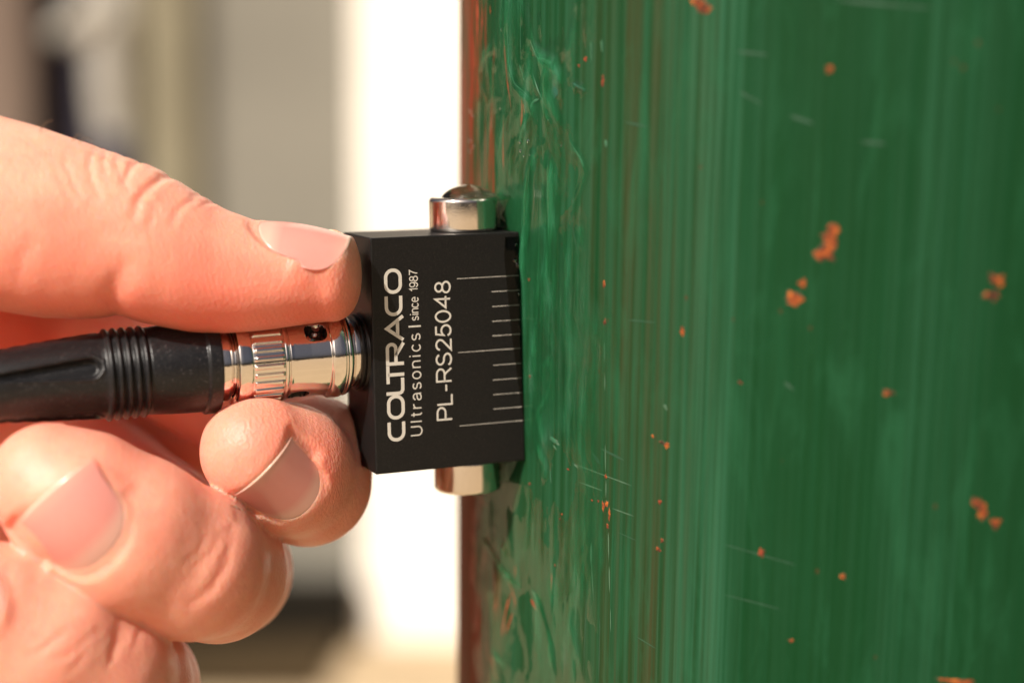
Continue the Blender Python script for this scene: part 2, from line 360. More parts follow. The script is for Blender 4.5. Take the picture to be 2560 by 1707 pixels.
# ------------------------------------------------------------------ couplant gel smeared on the pipe
mg = NT('milky_gel'); 
uvg = mg.coord('UV'); thick = mg.n('Attribute', attribute_name='thick').outputs['Fac']
gn = mg.noise(mg.mapping(uvg, (.35, .06, 1)), 1.0, 4, .6)
mg.set(Base_Color=mg.ramp(gn, [(.3, srgb(12, 58, 32)), (.47, srgb(26, 88, 52)), (.6, srgb(44, 108, 74)), (.75, srgb(84, 124, 102))]), Roughness=.13, IOR=1.30, Specular_IOR_Level=.3)
tr = mg.n('BsdfTransparent'); tr.inputs[0].default_value = (.93, .97, .94, 1)
gbm = mg.bump(mg.math('ADD', mg.noise(mg.mapping(uvg, (1.1, .10, 1)), 1.0, 4, .6), mg.noise(mg.mapping(uvg, (.35, .22, 1)), 1.0, 4, .6)), .30, .0004); mg.t.links.new(gbm, mg.p.inputs['Normal'])
gl = mg.n('BsdfGlossy', i_Roughness=.09, i_Normal=gbm); fr = mg.n('Fresnel', i_IOR=1.33)
clear = mg.n('MixShader', i_0=mg.math('MULTIPLY', fr.outputs[0], .12), i_1=tr.outputs[0], i_2=gl.outputs[0])
mk = mg.math('MULTIPLY', mg.ramp(thick, [(.02, (.0,) * 3), (.12, (.25,) * 3), (.4, (.6,) * 3), (.9, (.85,) * 3)]), mg.ramp(gn, [(.3, (.45,) * 3), (.7, (1,) * 3)]))
mx = mg.n('MixShader', i_0=mk, i_1=clear.outputs[0], i_2=mg.p.outputs[0])
mg.t.links.new(mx.outputs[0], mg.out.inputs[0])
z6 = lambda x, y: (1100 + x / 2.412, y / 2.412)
z7 = lambda x, y: (1100 + x / 2.584, 1100 + y / 2.584)
ridges = [  # polyline, height mm, half width mm
    ([z6(400, 10), z6(395, 200), z6(420, 400), z6(455, 530), z6(540, 600), z6(560, 690), z6(500, 790), z6(482, 850)], .22, .45),
    ([z6(490, 0), z6(490, 220), z6(495, 390), z6(500, 480)], .10, .35),
    ([z6(545, 240), z6(600, 350), z6(640, 450), z6(650, 580), z6(700, 680), z6(760, 790)], .42, .8),
    ([z6(540, 330), z6(560, 450), z6(600, 560), z6(640, 680), z6(690, 760)], .25, .5),
    ([z6(600, 880), z6(565, 950), z6(540, 1060), z6(522, 1300), z6(505, 1560), z6(515, 1760)], .55, .75),
    ([z6(630, 880), z6(655, 960), z6(668, 1060), z6(678, 1300), z6(660, 1560), z6(640, 1800)], .60, .9),
    ([z6(780, 860), z6(850, 960), z6(880, 1040), z6(855, 1130), z6(800, 1260)], .28, .5),
    ([z6(237, 540), z6(230, 700), z6(236, 1000), z6(230, 1120)], .35, .5),
    ([z6(330, 280), z6(262, 350), z6(240, 430), z6(250, 520), z6(285, 630)], .30, .6),
    ([z6(300, 330), z6(310, 480), z6(325, 640)], .35, 1.1),
    ([z6(445, 840), z6(430, 950), z6(420, 1090)], .25, .5),
    ([z6(590, 340), z6(660, 380), z6(720, 470), z6(735, 560)], .40, 1.0),
    ([z6(800, 540), z6(830, 520), z6(880, 545)], .25, .5),
    ([z6(805, 130), z6(790, 300), z6(800, 430), z6(770, 520)], .15, .6),
    ([z6(840, 1370), z6(855, 1440), z6(860, 1500)], .3, .5),
    ([(1345, 700), (1352, 780), (1340, 880), (1338, 960)], .35, 1.0),
    ([(1375, 640), (1385, 720), (1372, 820), (1390, 900)], .22, .7),
    ([(1345, 925), (1372, 905), (1385, 930), (1372, 985), (1345, 1040)], .30, .6),
    ([(1330, 860), (1350, 895), (1362, 960)], .22, .5),
    ([(1340, 1000), (1352, 1060), (1364, 1120)], .25, .6),
    ([(1320, 1020), (1338, 1080), (1362, 1170)], .18, .5),
    ([(1400, 560), (1412, 640), (1405, 740)], .15, .8),
    ([z7(270, 610), z7(340, 720), z7(400, 830), z7(470, 920), z7(520, 950)], .45, .55),
    ([z7(330, 610), z7(400, 680), z7(440, 780)], .25, .9),
    ([z7(475, 1190), z7(445, 1310), z7(425, 1480)], .35, .6),
    ([z7(355, 1385), z7(400, 1430), z7(430, 1490)], .45, .6),
    ([z7(575, 940), z7(640, 1050), z7(690, 1210), z7(715, 1320), z7(740, 1560)], .25, .5),
    ([z7(560, 250), z7(575, 400), z7(560, 680), z7(530, 740)], .20, .5),
    ([z7(740, 380), z7(735, 700), z7(715, 960), z7(735, 1250)], .15, .5),
    ([z7(640, 20), z7(680, 160), z7(665, 280)], .25, .5),
]
ds, dh = .26, .36
sa = np.arange(s_of(1150), s_of(1560), ds); ha = np.arange(-76, 84, dh)
SS, HH = np.meshgrid(sa, ha, indexing='ij'); P2 = np.stack([SS.ravel(), HH.ravel()], 1)
wv = .5 * vnoise(np.stack([P2[:, 0] * .3, P2[:, 1] * .2, P2[:, 0] * 0], 1))
H = np.zeros(len(P2))
for pts, hh, ww in ridges:
    pl = np.array([pipe_sh(*p) for p in pts]); dd, tt = poly_dist(P2 + wv[:, None] * [.6, .6], pl)
    ww2 = ww * (1 + .3 * vnoise(np.stack([tt * 6 + hh * 50, tt * 0, tt * 0], 1)))
    H = np.maximum(H, 0) + hh * np.exp(-(dd / (ww2 * 1.45)) ** 2) * 1.05 * np.clip(np.sin(math.pi * np.clip(tt, .04, .96)) * 2.2, 0, 1)
soft = sstep(s_of(1178), s_of(1230), P2[:, 0] + 3 * vnoise(np.stack([P2[:, 0] * .0, P2[:, 1] * .12, 0 * P2[:, 0]], 1))) * (1 - sstep(s_of(1430), s_of(1545), P2[:, 0] + 6 * fbm(np.stack([P2[:, 0] * .03, P2[:, 1] * .06, 0 * P2[:, 0]], 1))))
H = H + soft * (.12 + .22 * fbm(np.stack([P2[:, 0] * .24 + .8 * fbm(np.stack([P2[:, 0] * .1, P2[:, 1] * .1, 0 * P2[:, 0] + 4], 1), 2), P2[:, 1] * .075, 0 * P2[:, 0]], 1), 3) + .05 * fbm(np.stack([P2[:, 0] * .9, P2[:, 1] * .12, 0 * P2[:, 0] + 5], 1), 2)) - .045
V = pipe_pt(P2[:, 0], P2[:, 1], np.clip(H, -.03, 2) + .012)
F = grid_faces(len(sa), len(ha)); keep = (H[F] > -.01).any(1)
gel = mesh_obj('couplant_gel', V, F[keep][:, ::-1], mg.m, loc=to_world(pipe_pt(np.float64(s_of(1300)), np.float64(-66.))))
gel['label'] = 'wet streaky gel smeared down the green pipe beside the probe'; gel['category'] = 'gel'
add_uv(gel, P2); add_attr(gel, 'thick', np.clip(H, 0, 1))

# pale threads drawn out in the gel, and red primer streaks showing through
m_thr = NT('gel_thread'); m_thr.set(Base_Color=srgb(44, 90, 64), Roughness=.45)
m_thr2 = NT('teal_gel'); m_thr2.set(Base_Color=srgb(26, 78, 62), Roughness=.4)
m_prm = NT('red_primer'); cc = m_prm.coord()
m_prm.set(Base_Color=m_prm.ramp(m_prm.noise(cc, 700, 4, .7), [(.35, srgb(120, 34, 16)), (.6, srgb(150, 60, 30)), (.75, srgb(70, 50, 30))]), Roughness=.6)
def streak(pts, wpx, mat, name, parent, lift, arch):
    P = []
    for (x0, y0), (x1, y1) in zip(pts[:-1], pts[1:]):
        n = max(3, int(math.hypot(x1 - x0, y1 - y0) / 7))
        for k in range(n): P.append(pipe_sh(x0 + (x1 - x0) * k / n, y0 + (y1 - y0) * k / n))
    P.append(pipe_sh(*pts[-1])); P = np.array(P); n = len(P)
    for _ in range(4): P[1:-1] = (P[:-2] + 2 * P[1:-1] + P[2:]) / 4
    T = np.gradient(P, axis=0); T /= np.linalg.norm(T, axis=1)[:, None]; N = np.stack([-T[:, 1], T[:, 0]], 1)
    t = np.linspace(0, 1, n); sd = rng.random() * 80
    wd = wpx * S * .5 * np.clip(np.sin(math.pi * t) * 1.6, .06, 1) * (1 + .6 * vnoise(np.stack([t * n * .35 + sd, t * 0, t * 0], 1)))
    rows = []
    for q in (-1, -.5, 0, .5, 1):
        pq = P + N * (wd * q)[:, None]; rows.append(pipe_pt(pq[:, 0], pq[:, 1], lift + arch * (1 - q * q) * np.sin(math.pi * np.clip(t, .05, .95))))
    F = grid_faces(5, n); mesh_obj(name, np.concatenate(rows), F, mat, parent=parent)
for pts, wd in (([z6(386, 200), z6(392, 330), z6(404, 480), z6(425, 620), z6(432, 690)], 5), ([z6(492, 590), z6(496, 680), z6(488, 770)], 7), ([z6(500, 620), z6(512, 690)], 4), ([z6(250, 520), z6(272, 580), z6(284, 625)], 6), ([z6(384, 690), z6(380, 860), z6(384, 1050)], 4),
                ([z6(225, 0), z6(228, 120), z6(222, 300)], 14), ([z6(258, 20), z6(255, 150), z6(240, 300)], 10), ([z6(302, 30), z6(305, 90)], 7), ([z6(205, 200), z6(210, 400), z6(200, 560)], 8),
                ([z7(430, 880), z7(468, 960), z7(488, 1060), z7(484, 1090)], 5), ([z7(462, 975), z7(430, 1080), z7(410, 1190), z7(402, 1270)], 9), ([z7(470, 1110), z7(440, 1200), z7(425, 1260)], 5), ([z7(588, 1025), z7(608, 1070), z7(628, 1100)], 7), ([z7(328, 1380), z7(350, 1470), z7(368, 1566)], 10), ([z7(350, 800), z7(352, 900), z7(346, 1000)], 6), ([z7(365, 1000), z7(362, 1060), z7(350, 1110)], 9),
                ([z7(222, 430), z7(222, 520), z7(226, 560)], 9), ([z7(262, 370), z7(280, 400), z7(298, 425)], 9), ([z7(405, 670), z7(412, 695), z7(420, 715)], 8), ([z7(210, 560), z7(225, 700), z7(205, 940)], 30), ([z7(275, 650), z7(285, 740), z7(270, 860)], 14), ([z7(240, 900), z7(245, 1050), z7(235, 1250)], 16), ([z7(290, 930), z7(285, 1000), z7(278, 1060)], 7), ([z7(250, 1250), z7(262, 1400), z7(275, 1560)], 12), ([z7(300, 1300), z7(310, 1420)], 6), ([z7(722, 850), z7(722, 940), z7(716, 990)], 4), ([z7(486, 800), z7(486, 890)], 4)):
    streak(pts, wd, m_prm.m, 'primer_streak', pipe, .03, .03)
for pts, wd in (([z6(402, 80), z6(412, 250), z6(418, 400), z6(450, 510), z6(480, 532), z6(520, 560), z6(548, 610)], 3.4), ([z6(490, 100), z6(488, 250), z6(492, 370)], 3), ([z6(545, 240), z6(575, 330), z6(620, 400)], 5), ([z6(560, 440), z6(590, 540), z6(640, 650)], 3), ([z6(480, 390), z6(500, 440), z6(510, 490)], 9), ([z6(590, 350), z6(640, 370), z6(670, 385)], 12), ([z6(548, 660), z6(560, 610), z6(600, 600)], 9), ([z6(545, 980), z6(535, 1100), z6(525, 1250), z6(518, 1380)], 4), ([z6(652, 960), z6(650, 1150), z6(655, 1300), z6(660, 1480)], 6), ([z6(800, 880), z6(850, 960), z6(872, 1010)], 5), ([z6(912, 250), z6(916, 380)], 4), ([z6(1000, 840), z6(1005, 890)], 6), ([z6(975, 240), z6(980, 320)], 5), ([z6(240, 560), z6(238, 760), z6(240, 980)], 5),
                ([z7(275, 620), z7(330, 720), z7(390, 815), z7(455, 890)], 5), ([z7(460, 1210), z7(445, 1320), z7(425, 1470)], 6), ([z7(715, 180), z7(720, 280)], 3), ([z7(590, 960), z7(620, 1010), z7(655, 1075)], 5), ([z7(360, 1400), z7(400, 1430), z7(425, 1480)], 7), ([z7(980, 660), z7(978, 800)], 5), ([(1376, 1090), (1392, 1108)], 11)):
    streak(pts, wd, m_thr.m, 'gel_thread', gel, .10, .08)
for pts, wd in (([z6(690, 390), z6(700, 480), z6(690, 600)], 26), ([z6(800, 500), z6(840, 530), z6(880, 545)], 6)):
    streak(pts, wd, m_thr2.m, 'gel_thread', gel, .08, .10)

m_clear = NT('clear_gel'); m_clear.set(Base_Color=(.96, .98, .96, 1), Roughness=.02, IOR=1.34, Transmission_Weight=1.0)
def bubble(px, py, rpx):
    s0, h0 = pipe_sh(px, py); k = rpx * S * .95; V = []
    for i in range(6):
        for j in range(12):
            a = 2 * math.pi * j / 12; e = math.pi / 2 * (i / 5.2)
            V.append(pipe_pt(s0 + k * math.cos(e) * math.cos(a), np.float64(h0 + k * math.cos(e) * math.sin(a)), .05 + .8 * k * math.sin(e)))
    F = grid_faces(6, 12, False, True).tolist() + [[60 + j for j in range(12)]]
    mesh_obj('bubble', V, [f[::-1] for f in F] if False else F, m_clear.m, parent=gel)
for b in ((1178, 278, 5), (1184, 290, 4), (1177, 352, 5), (1186, 366, 4), (1177, 378, 4), (1302, 356, 5), (1322, 354, 6), (1303, 378, 5), (1311, 391, 4), (1326, 388, 3), (1252, 272, 3), (1312, 560, 3), (1316, 545, 3), (1310, 615, 3), (1314, 700, 3), (1372, 300, 3), (1404, 365, 3), (1255, 75, 4)):
    bubble(*b)

# ------------------------------------------------------------------ ultrasonic probe (block frame: u to the pipe, v up, w back)
def rotm(yaw, pit, rol):
    cz, sz = math.cos(yaw), math.sin(yaw); cx, sx_ = math.cos(pit), math.sin(pit); cy, sy_ = math.cos(rol), math.sin(rol)
    Rz = np.array([[cz, -sz, 0], [sz, cz, 0], [0, 0, 1]]); Rx = np.array([[1, 0, 0], [0, cx, -sx_], [0, sx_, cx]])
    Ry = np.array([[cy, 0, sy_], [0, 1, 0], [-sy_, 0, cy]]); return Ry @ Rx @ Rz
BR = rotm(math.radians(22), math.radians(7.9), math.radians(-.75))
BP = np.array([-10.85, 0, -1.9]); BW, BH, BT = 28.35, 41.3, 16.0
BU, BV, BWd = BR[:, 0], BR[:, 2], BR[:, 1]
def blk(u, v, w_):
    u, v, w_ = np.broadcast_arrays(np.asarray(u, float), v, w_)
    return BP + u[..., None] * BU + v[..., None] * BV + w_[..., None] * BWd
def face_uv(px, py, w_=0.0):              # block-face coordinates of a mark seen at a pixel
    d = np.array([(px - 1280) * S, D, (853.5 - py) * S]); o = np.array([0, -D, 0.0])
    n = BWd; t = ((BP + w_ * BWd - o) @ n) / (d @ n); q = o + d * t - BP; return q @ BU, q @ BV
def u_pipe(v, w_):                        # where the block meets the pipe
    o = blk(0.0, v, w_); p = hit_pipe(o, BU, PR + .06); return (p - o) @ BU

mb = NT('black_anodised'); c = mb.coord()
b1 = mb.noise(c, 5200, 2, .5); b2 = mb.noise(c, 9000, 1)
mb.set(Base_Color=mb.ramp(mb.n('TexVoronoi', i_Vector=c, i_Scale=9500).outputs['Color'], [(.2, (.004, .0038, .004)), (.75, (.007, .0065, .0065)), (.95, (.022, .019, .016))]),
       Roughness=.45, Specular_IOR_Level=.28, Normal=mb.bump(b1, .40, .00012))
m_dark = NT('dark_socket'); m_dark.set(Base_Color=(.02, .018, .017, 1), Metallic=.6, Roughness=.3)
mc = NT('nickel_plate'); c = mc.coord()
c1 = mc.noise(c, 900, 3)
mc.set(Base_Color=(.84, .79, .74, 1), Metallic=1.0, Roughness=mc.ramp(c1, [(.3, (.07,) * 3), (.8, (.15,) * 3)]), Normal=mc.bump(mc.noise(c, 2600, 2), .05, .0002))
mw = NT('etched_white'); mw.set(Base_Color=srgb(190, 184, 174), Roughness=.75)

probe = thing('ultrasonic_probe', 'black rectangular ultrasonic probe with white lettering pressed against the green pipe', 'probe', to_world(blk(0, -BH / 2 - 6, BT / 2)))
nw = 9; ws = np.linspace(0, BT, nw); V = []; F = []
for v in (-BH / 2, BH / 2):
    V.append(blk(-BW / 2, v, 0.0)); V.append(blk(-BW / 2, v, BT))
    for w_ in ws: V.append(blk(u_pipe(v, w_), v, w_))
k = nw + 2
lo = [0] + list(range(2, k)) + [1]; hi = [i + k for i in lo]
F.append(hi); F.append(lo[::-1])
for a, b_ in zip(lo, lo[1:] + lo[:1]): F.append((a, b_, b_ + k, a + k))
body = mesh_obj('probe_body', V, [list(f) for f in F], mb.m, parent=probe, smooth=False)
bm = bmesh.new(); bm.from_mesh(body.data); bmesh.ops.recalc_face_normals(bm, faces=bm.faces); bm.to_mesh(body.data); bm.free()
bevel(body, .00028, 3, 30)

def face_mesh(name, uvs, faces, parent, w_=-.03):
    uvs = np.asarray(uvs, float); return mesh_obj(name, blk(uvs[:, 0], uvs[:, 1], w_), faces, mw.m, parent=parent, smooth=False)
# graduation lines: etched ticks with tiny breaks
for (px, py) in ((1142, 696.8), (1229, 729.2), (1230, 766.3), (1230, 803.3), (1231, 839.5), (1145, 881.2), (1233, 912.8), (1232, 949.8), (1233, 986.4), (1234, 1022.2), (1149, 1064.3)):
    u0, v0 = face_uv(px, py); u1 = u_pipe(v0, 0.0) - .35; uvs = []; fs = []; u = u0; hw = .05
    while u < u1:
        ln = rng.uniform(.5, 2.6); e = min(u + ln, u1); n0 = len(uvs); j = rng.uniform(.75, 1.15)
        uvs += [(u, v0 - hw * j), (e, v0 - hw * j), (e, v0 + hw * j), (u, v0 + hw * j)]; fs.append((n0, n0 + 1, n0 + 2, n0 + 3)); u = e + rng.uniform(.03, .09)
    face_mesh('graduation_mark', uvs, fs, probe)
# the wide-set name: strokes
def stroke(paths, wd):
    uvs = []; fs = []
    for pth, closed in paths:
        pth = [q for i_, q in enumerate(pth) if i_ == 0 or math.dist(q, pth[i_ - 1]) > 1e-4]; p = np.array(pth, float); n = len(p)
        if closed: T = np.roll(p, -1, 0) - np.roll(p, 1, 0)
        else: T = np.gradient(p, axis=0)
        # mitred offsets
        a = (p - np.roll(p, 1, 0)); b_ = (np.roll(p, -1, 0) - p)
        if not closed: a[0] = b_[0]; b_[-1] = a[-1]
        a /= np.linalg.norm(a, axis=1)[:, None]; b_ /= np.linalg.norm(b_, axis=1)[:, None]
        na = np.stack([-a[:, 1], a[:, 0]], 1); nb = np.stack([-b_[:, 1], b_[:, 0]], 1); m_ = na + nb; m_ /= np.linalg.norm(m_, axis=1)[:, None]
        m_ = m_ / np.clip((m_ * na).sum(1), .35, 1)[:, None] * wd / 2
        n0 = len(uvs); uvs += (p + m_).tolist() + (p - m_).tolist()
        for i in range(n if closed else n - 1):
            j = (i + 1) % n; fs.append((n0 + i, n0 + j, n0 + n + j, n0 + n + i))
    return uvs, fs
def arc(cx, cy, rx, ry, a0, a1, n=12):
    return [(cx + rx * math.cos(math.radians(a)), cy + ry * math.sin(math.radians(a))) for a in np.linspace(a0, a1, n)]
# plain upright sans letters as centre lines: advance width and strokes, capital height 1
LET = {
 'U': (.62, [([(0, 1), (0, .32)] + arc(.31, .31, .31, .31, 180, 360) + [(.62, .32), (.62, 1)], 0)]),
 'l': (.12, [([(.06, 0), (.06, 1)], 0)]),
 't': (.30, [([(.13, .93), (.13, .17)] + arc(.28, .17, .15, .17, 180, 262, 6), 0), ([(0, .70), (.28, .70)], 0)]),
 'r': (.28, [([(0, 0), (0, .74)], 0), ([(0, .40)] + arc(.27, .42, .27, .28, 170, 82, 7), 0)]),
 'a': (.48, [([(.03, .52)] + arc(.24, .49, .21, .22, 150, 20, 9) + [(.46, .40), (.46, .10), (.49, 0)], 0), ([(.46, .40), (.24, .37)] + arc(.20, .19, .19, .18, 85, 270, 9) + [(.32, .04), (.46, .16)], 0)]),
 's': (.44, [(arc(.22, .535, .19, .175, 25, 262, 12) + arc(.22, .185, .21, .175, 80, -155, 12), 0)]),
 'o': (.50, [(arc(.25, .36, .25, .36, 0, 345, 24), 1)]),
 'n': (.44, [([(0, 0), (0, .72)], 0), ([(0, .44)] + arc(.22, .48, .22, .24, 165, 0, 10) + [(.44, 0)], 0)]),
 'i': (.12, [([(.06, 0), (.06, .72)], 0), ([(.06, .88), (.06, 1)], 0)]),
 'c': (.47, [(arc(.25, .36, .25, .36, 42, 318, 20), 0)]),
 'e': (.50, [([(.01, .385), (.49, .385)] + arc(.25, .36, .25, .36, 8, 318, 20), 0)]),
 '1': (.30, [([(.0, .74), (.14, .83), (.24, 1), (.24, 0)], 0)]),
 '9': (.54, [(arc(.27, .68, .26, .32, 0, 345, 20), 1), ([(.53, .68)] + arc(.25, .42, .28, .42, 20, -150, 12), 0)]),
 '8': (.56, [(arc(.28, .755, .225, .245, 0, 345, 20), 1), (arc(.28, .265, .28, .265, 0, 345, 20), 1)]),
 '7': (.54, [([(0, 1), (.54, 1), (.40, .76), (.28, .48), (.21, .22), (.19, 0)], 0)]),
 'P': (.62, [([(0, 0), (0, 1), (.36, 1)] + arc(.36, .725, .27, .275, 80, -80, 10) + [(.36, .45), (0, .45)], 0)]),
 'L': (.52, [([(0, 1), (0, 0), (.52, 0)], 0)]),
 '-': (.34, [([(0, .37), (.34, .37)], 0)]),
 'R': (.66, [([(0, 0), (0, 1), (.38, 1)] + arc(.38, .735, .27, .265, 80, -80, 10) + [(.38, .47), (0, .47)], 0), ([(.33, .47), (.45, .36), (.68, 0)], 0)]),
 'S': (.62, [(arc(.31, .745, .26, .255, 18, 265, 14) + arc(.31, .25, .30, .25, 82, -165, 14), 0)]),
 '2': (.56, [(arc(.28, .72, .26, .28, 172, -32, 12) + [(.02, 0), (.58, 0)], 0)]),
 '5': (.56, [([(.52, 1), (.11, 1), (.04, .49)] + arc(.28, .32, .28, .32, 135, -160, 16), 0)]),
 '0': (.56, [(arc(.28, .5, .28, .5, 0, 345, 28), 1)]),
 '4': (.60, [([(.45, 0), (.45, 1), (.0, .31), (.60, .31)], 0)]),
 ' ': (.10, [])}
def printed(text, v0, v1, ubase, utop, gap, wt):
    Hh = ubase - utop; tot = sum(LET[ch][0] for ch in text) + gap * (len(text) - 1); kx = (v1 - v0) / tot; x = 0.0
    for n_, ch in enumerate(text):
        wd, paths = LET[ch]; allv = []; allf = []; lift = []
        for m_, (pth, cl) in enumerate(paths):
            pts = [(v0 + (x + q[0]) * kx, q[1] * Hh) for q in pth]; uvs, fs = stroke([(pts, bool(cl))], wt); o_ = len(allv)
            allv += [(ubase - y, vv_) for vv_, y in uvs]; allf += [tuple(i + o_ for i in f_) for f_ in fs]; lift += [-.03 - .008 * m_] * len(uvs)
        x += wd + gap
        face_mesh('letter', allv, allf, probe, np.array(lift))
zf = lambda x, y: face_uv(900 + x / 2.3756, 560 + y / 2.3756)
printed('Ultrasonics', zf(370, 1250)[1], zf(358, 650)[1], zf(362, 950)[0], zf(296, 950)[0], .30, .225)
printed('since', zf(346, 570)[1], zf(342, 434)[1], zf(346, 500)[0], zf(296, 500)[0], .17, .185)
printed('1987', zf(342, 396)[1], zf(338, 274)[1], zf(341, 340)[0], zf(294, 340)[0], .17, .185)
printed('PL-RS25048', zf(548, 1156)[1], zf(535, 341)[1], zf(540, 750)[0], zf(453, 750)[0], .185, .33)
ub, vb = zf(361, 605); ut, _ = zf(288, 605)
face_mesh('letter', [(ut, vb - .14), (ub, vb - .14), (ub, vb + .14), (ut, vb + .14)], [(0, 1, 2, 3)], probe)
def rr(w_, h, r, start=0, stop=None, n=9):   # rounded rectangle centre line
    pts = []
    for cx, cy, a0 in ((w_ - r, h - r, 0), (r, h - r, 90), (r, r, 180), (w_ - r, r, 270)):
        for k in range(n): a = math.radians(a0 + 90 * k / (n - 1)); pts.append((cx + r * math.cos(a), cy + r * math.sin(a)))
    return pts
def G(ch, w_, h):
    r = h * .48
    if ch == 'O': return [(rr(w_, h, r), True)]
    if ch == 'C':
        p = rr(w_, h, r); return [([(w_, h)] + p[9:27] + [(w_, 0)], False)]
    if ch == 'L': return [([(0, h + .35), (0, r * .5), (r * .15, r * .15), (r * .5, 0), (w_, 0)], False)]
    if ch == 'T': return [([(0, h), (w_, h)], False), ([(w_ / 2, h), (w_ / 2, -.33)], False)]
    if ch == 'R':
        p = [(w_ - .1 - r2 * (1 - math.cos(a)) , h * .71 + r2 * math.sin(a)) for r2 in (h * .29,) for a in np.linspace(math.pi / 2, -math.pi / 2, 12)]
        return [([(0, -.33), (0, h)] + p + [(0.3, h * .42)], False), ([(w_ * .42, h * .42), (w_ + .1, -.33)], False)]
    if ch == 'A': return [([(-.1, -.33), (w_ / 2, h), (w_ + .1, -.33)], False), ([(w_ * .22, h * .26), (w_ * .78, h * .26)], False)]
cells = (('C', 1276, 1172), ('O', 1146, 1021), ('L', 1002, 912), ('T', 944, 838), ('R', 826, 708), ('A', 684, 550), ('C', 534, 426), ('O', 402, 273))
for ch, y0, y1 in cells:
    fx = (1283 - (y0 + y1) / 2) / 1020
    ub, v0 = zf(262 - 24 * fx, y0); ut, v1 = zf(176 - 24 * fx, y0); v1 = zf(250 - 24 * fx, y1)[1]
    Hh = ub - ut; uvs, fs = stroke(G(ch, v1 - v0, Hh), .60)
    face_mesh('letter', [(ub - y, v0 + x) for x, y in uvs], fs, probe, -.03 - .004 * 'COLTRA'.index(ch))

# lathe along an axis of the block
def lathe(name, prof, base, ax, up, front, mat, parent, n=96, rmod=None, bend=None, mats=None, fsel=None, caps=True, label=None):
    prof = np.array(prof, float); ph = np.linspace(0, 2 * math.pi, n, endpoint=False)
    T, PHI = np.meshgrid(prof[:, 0], ph, indexing='ij'); R_ = np.repeat(prof[:, 1][:, None], n, 1)
    if rmod is not None: R_ = rmod(T, PHI, R_)
    off = bend(T)[..., None] * (-up) if bend is not None else 0
    P = base + T[..., None] * ax + off + (R_ * np.sin(PHI))[..., None] * up + (R_ * np.cos(PHI))[..., None] * front
    P = P.reshape(-1, 3); F = grid_faces(len(prof), n, False, True)
    cen = P[F].mean(1); q = P[F]; nn = np.cross(q[:, 1] - q[:, 0], q[:, 2] - q[:, 0]); out = cen - base - ((cen - base) @ ax)[:, None] * ax
    if (nn * out).sum() < 0: F = F[:, ::-1]
    fl = F.tolist()
    if caps: fl.append(list(range(n))); fl.append([len(P) - n + j for j in range(n)][::-1])
    fm = None
    if fsel is not None:
        Rf = R_.reshape(-1)[F].min(1); Tf = T.reshape(-1)[F].mean(1); fm = list(fsel(Rf, Tf).astype(int)) + ([0, 0] if caps else [])
    o = mesh_obj(name, P, fl, mat, parent=parent, mats=mats, fmat=fm, label=label)
    return o
def prof(pts, rnd=.0, n=3):               # profile with small rounded corners
    out = []
    pts = [np.array(p, float) for p in pts]
    for k, p in enumerate(pts):
        if k in (0, len(pts) - 1) or rnd == 0: out.append(p); continue
        a, b_ = pts[k - 1] - p, pts[k + 1] - p; r = min(rnd, .45 * np.linalg.norm(a), .45 * np.linalg.norm(b_))
        a, b_ = p + unit(a) * r, p + unit(b_) * r
        for q in np.linspace(0, 1, n): out.append((1 - q) ** 2 * a + 2 * q * (1 - q) * p + q * q * b_)
    return out

# round magnets above and below the block
mch = NT('bright_steel'); c = mch.coord()
mch.set(Base_Color=(.80, .74, .68, 1), Metallic=1, Roughness=mch.ramp(mch.noise(c, 700, 4, .7), [(.3, (.08,) * 3), (.75, (.22,) * 3)]), Normal=mch.bump(mch.noise(c, 4000, 2), .05, .0002))
U0 = 5.9
for sgn in (1, -1):
    lathe('magnet', prof([(0, 5.3), (.05, 6.0), (.5, 6.15), (5.6, 6.15), (6.05, 5.7), (6.05, .01)], .35, 4), blk(U0, sgn * BH / 2, BT * .5), sgn * BV, BU, -BWd, mch.m, probe, 72, label='chromed round magnet ' + ('on top of' if sgn > 0 else 'under') + ' the black block')

# socket on the left face
J0 = blk(-BW / 2, 0.0, BT * .5); AX = -BU; UP = BV; FR = -BWd
lathe('socket_washer', prof([(-.2, 6.9), (.55, 6.9), (.6, 6.5), (.75, 6.5), (.8, 6.7), (1.35, 6.6), (1.4, 5.4)], .12), J0, AX, UP, FR, m_dark.m, probe, 96)
lathe('socket', prof([(1.2, 5.0), (1.25, 6.05), (2.35, 6.05), (2.6, 5.6), (4.5, 5.3), (14, 5.3)], .15), J0, AX, UP, FR, mc.m, probe, 96)
for a in (48, 228):
    a = math.radians(a); p0 = J0 + AX * 9.2 + (math.sin(a) * UP + math.cos(a) * FR) * 4.8; dr = math.sin(a) * UP + math.cos(a) * FR
    V, F = tube([p0, p0 + dr * 1.9, p0 + dr * 2.25], [1.0, 1.0, .7], 14); mesh_obj('bayonet_pin', V, F, mc.m, parent=probe)

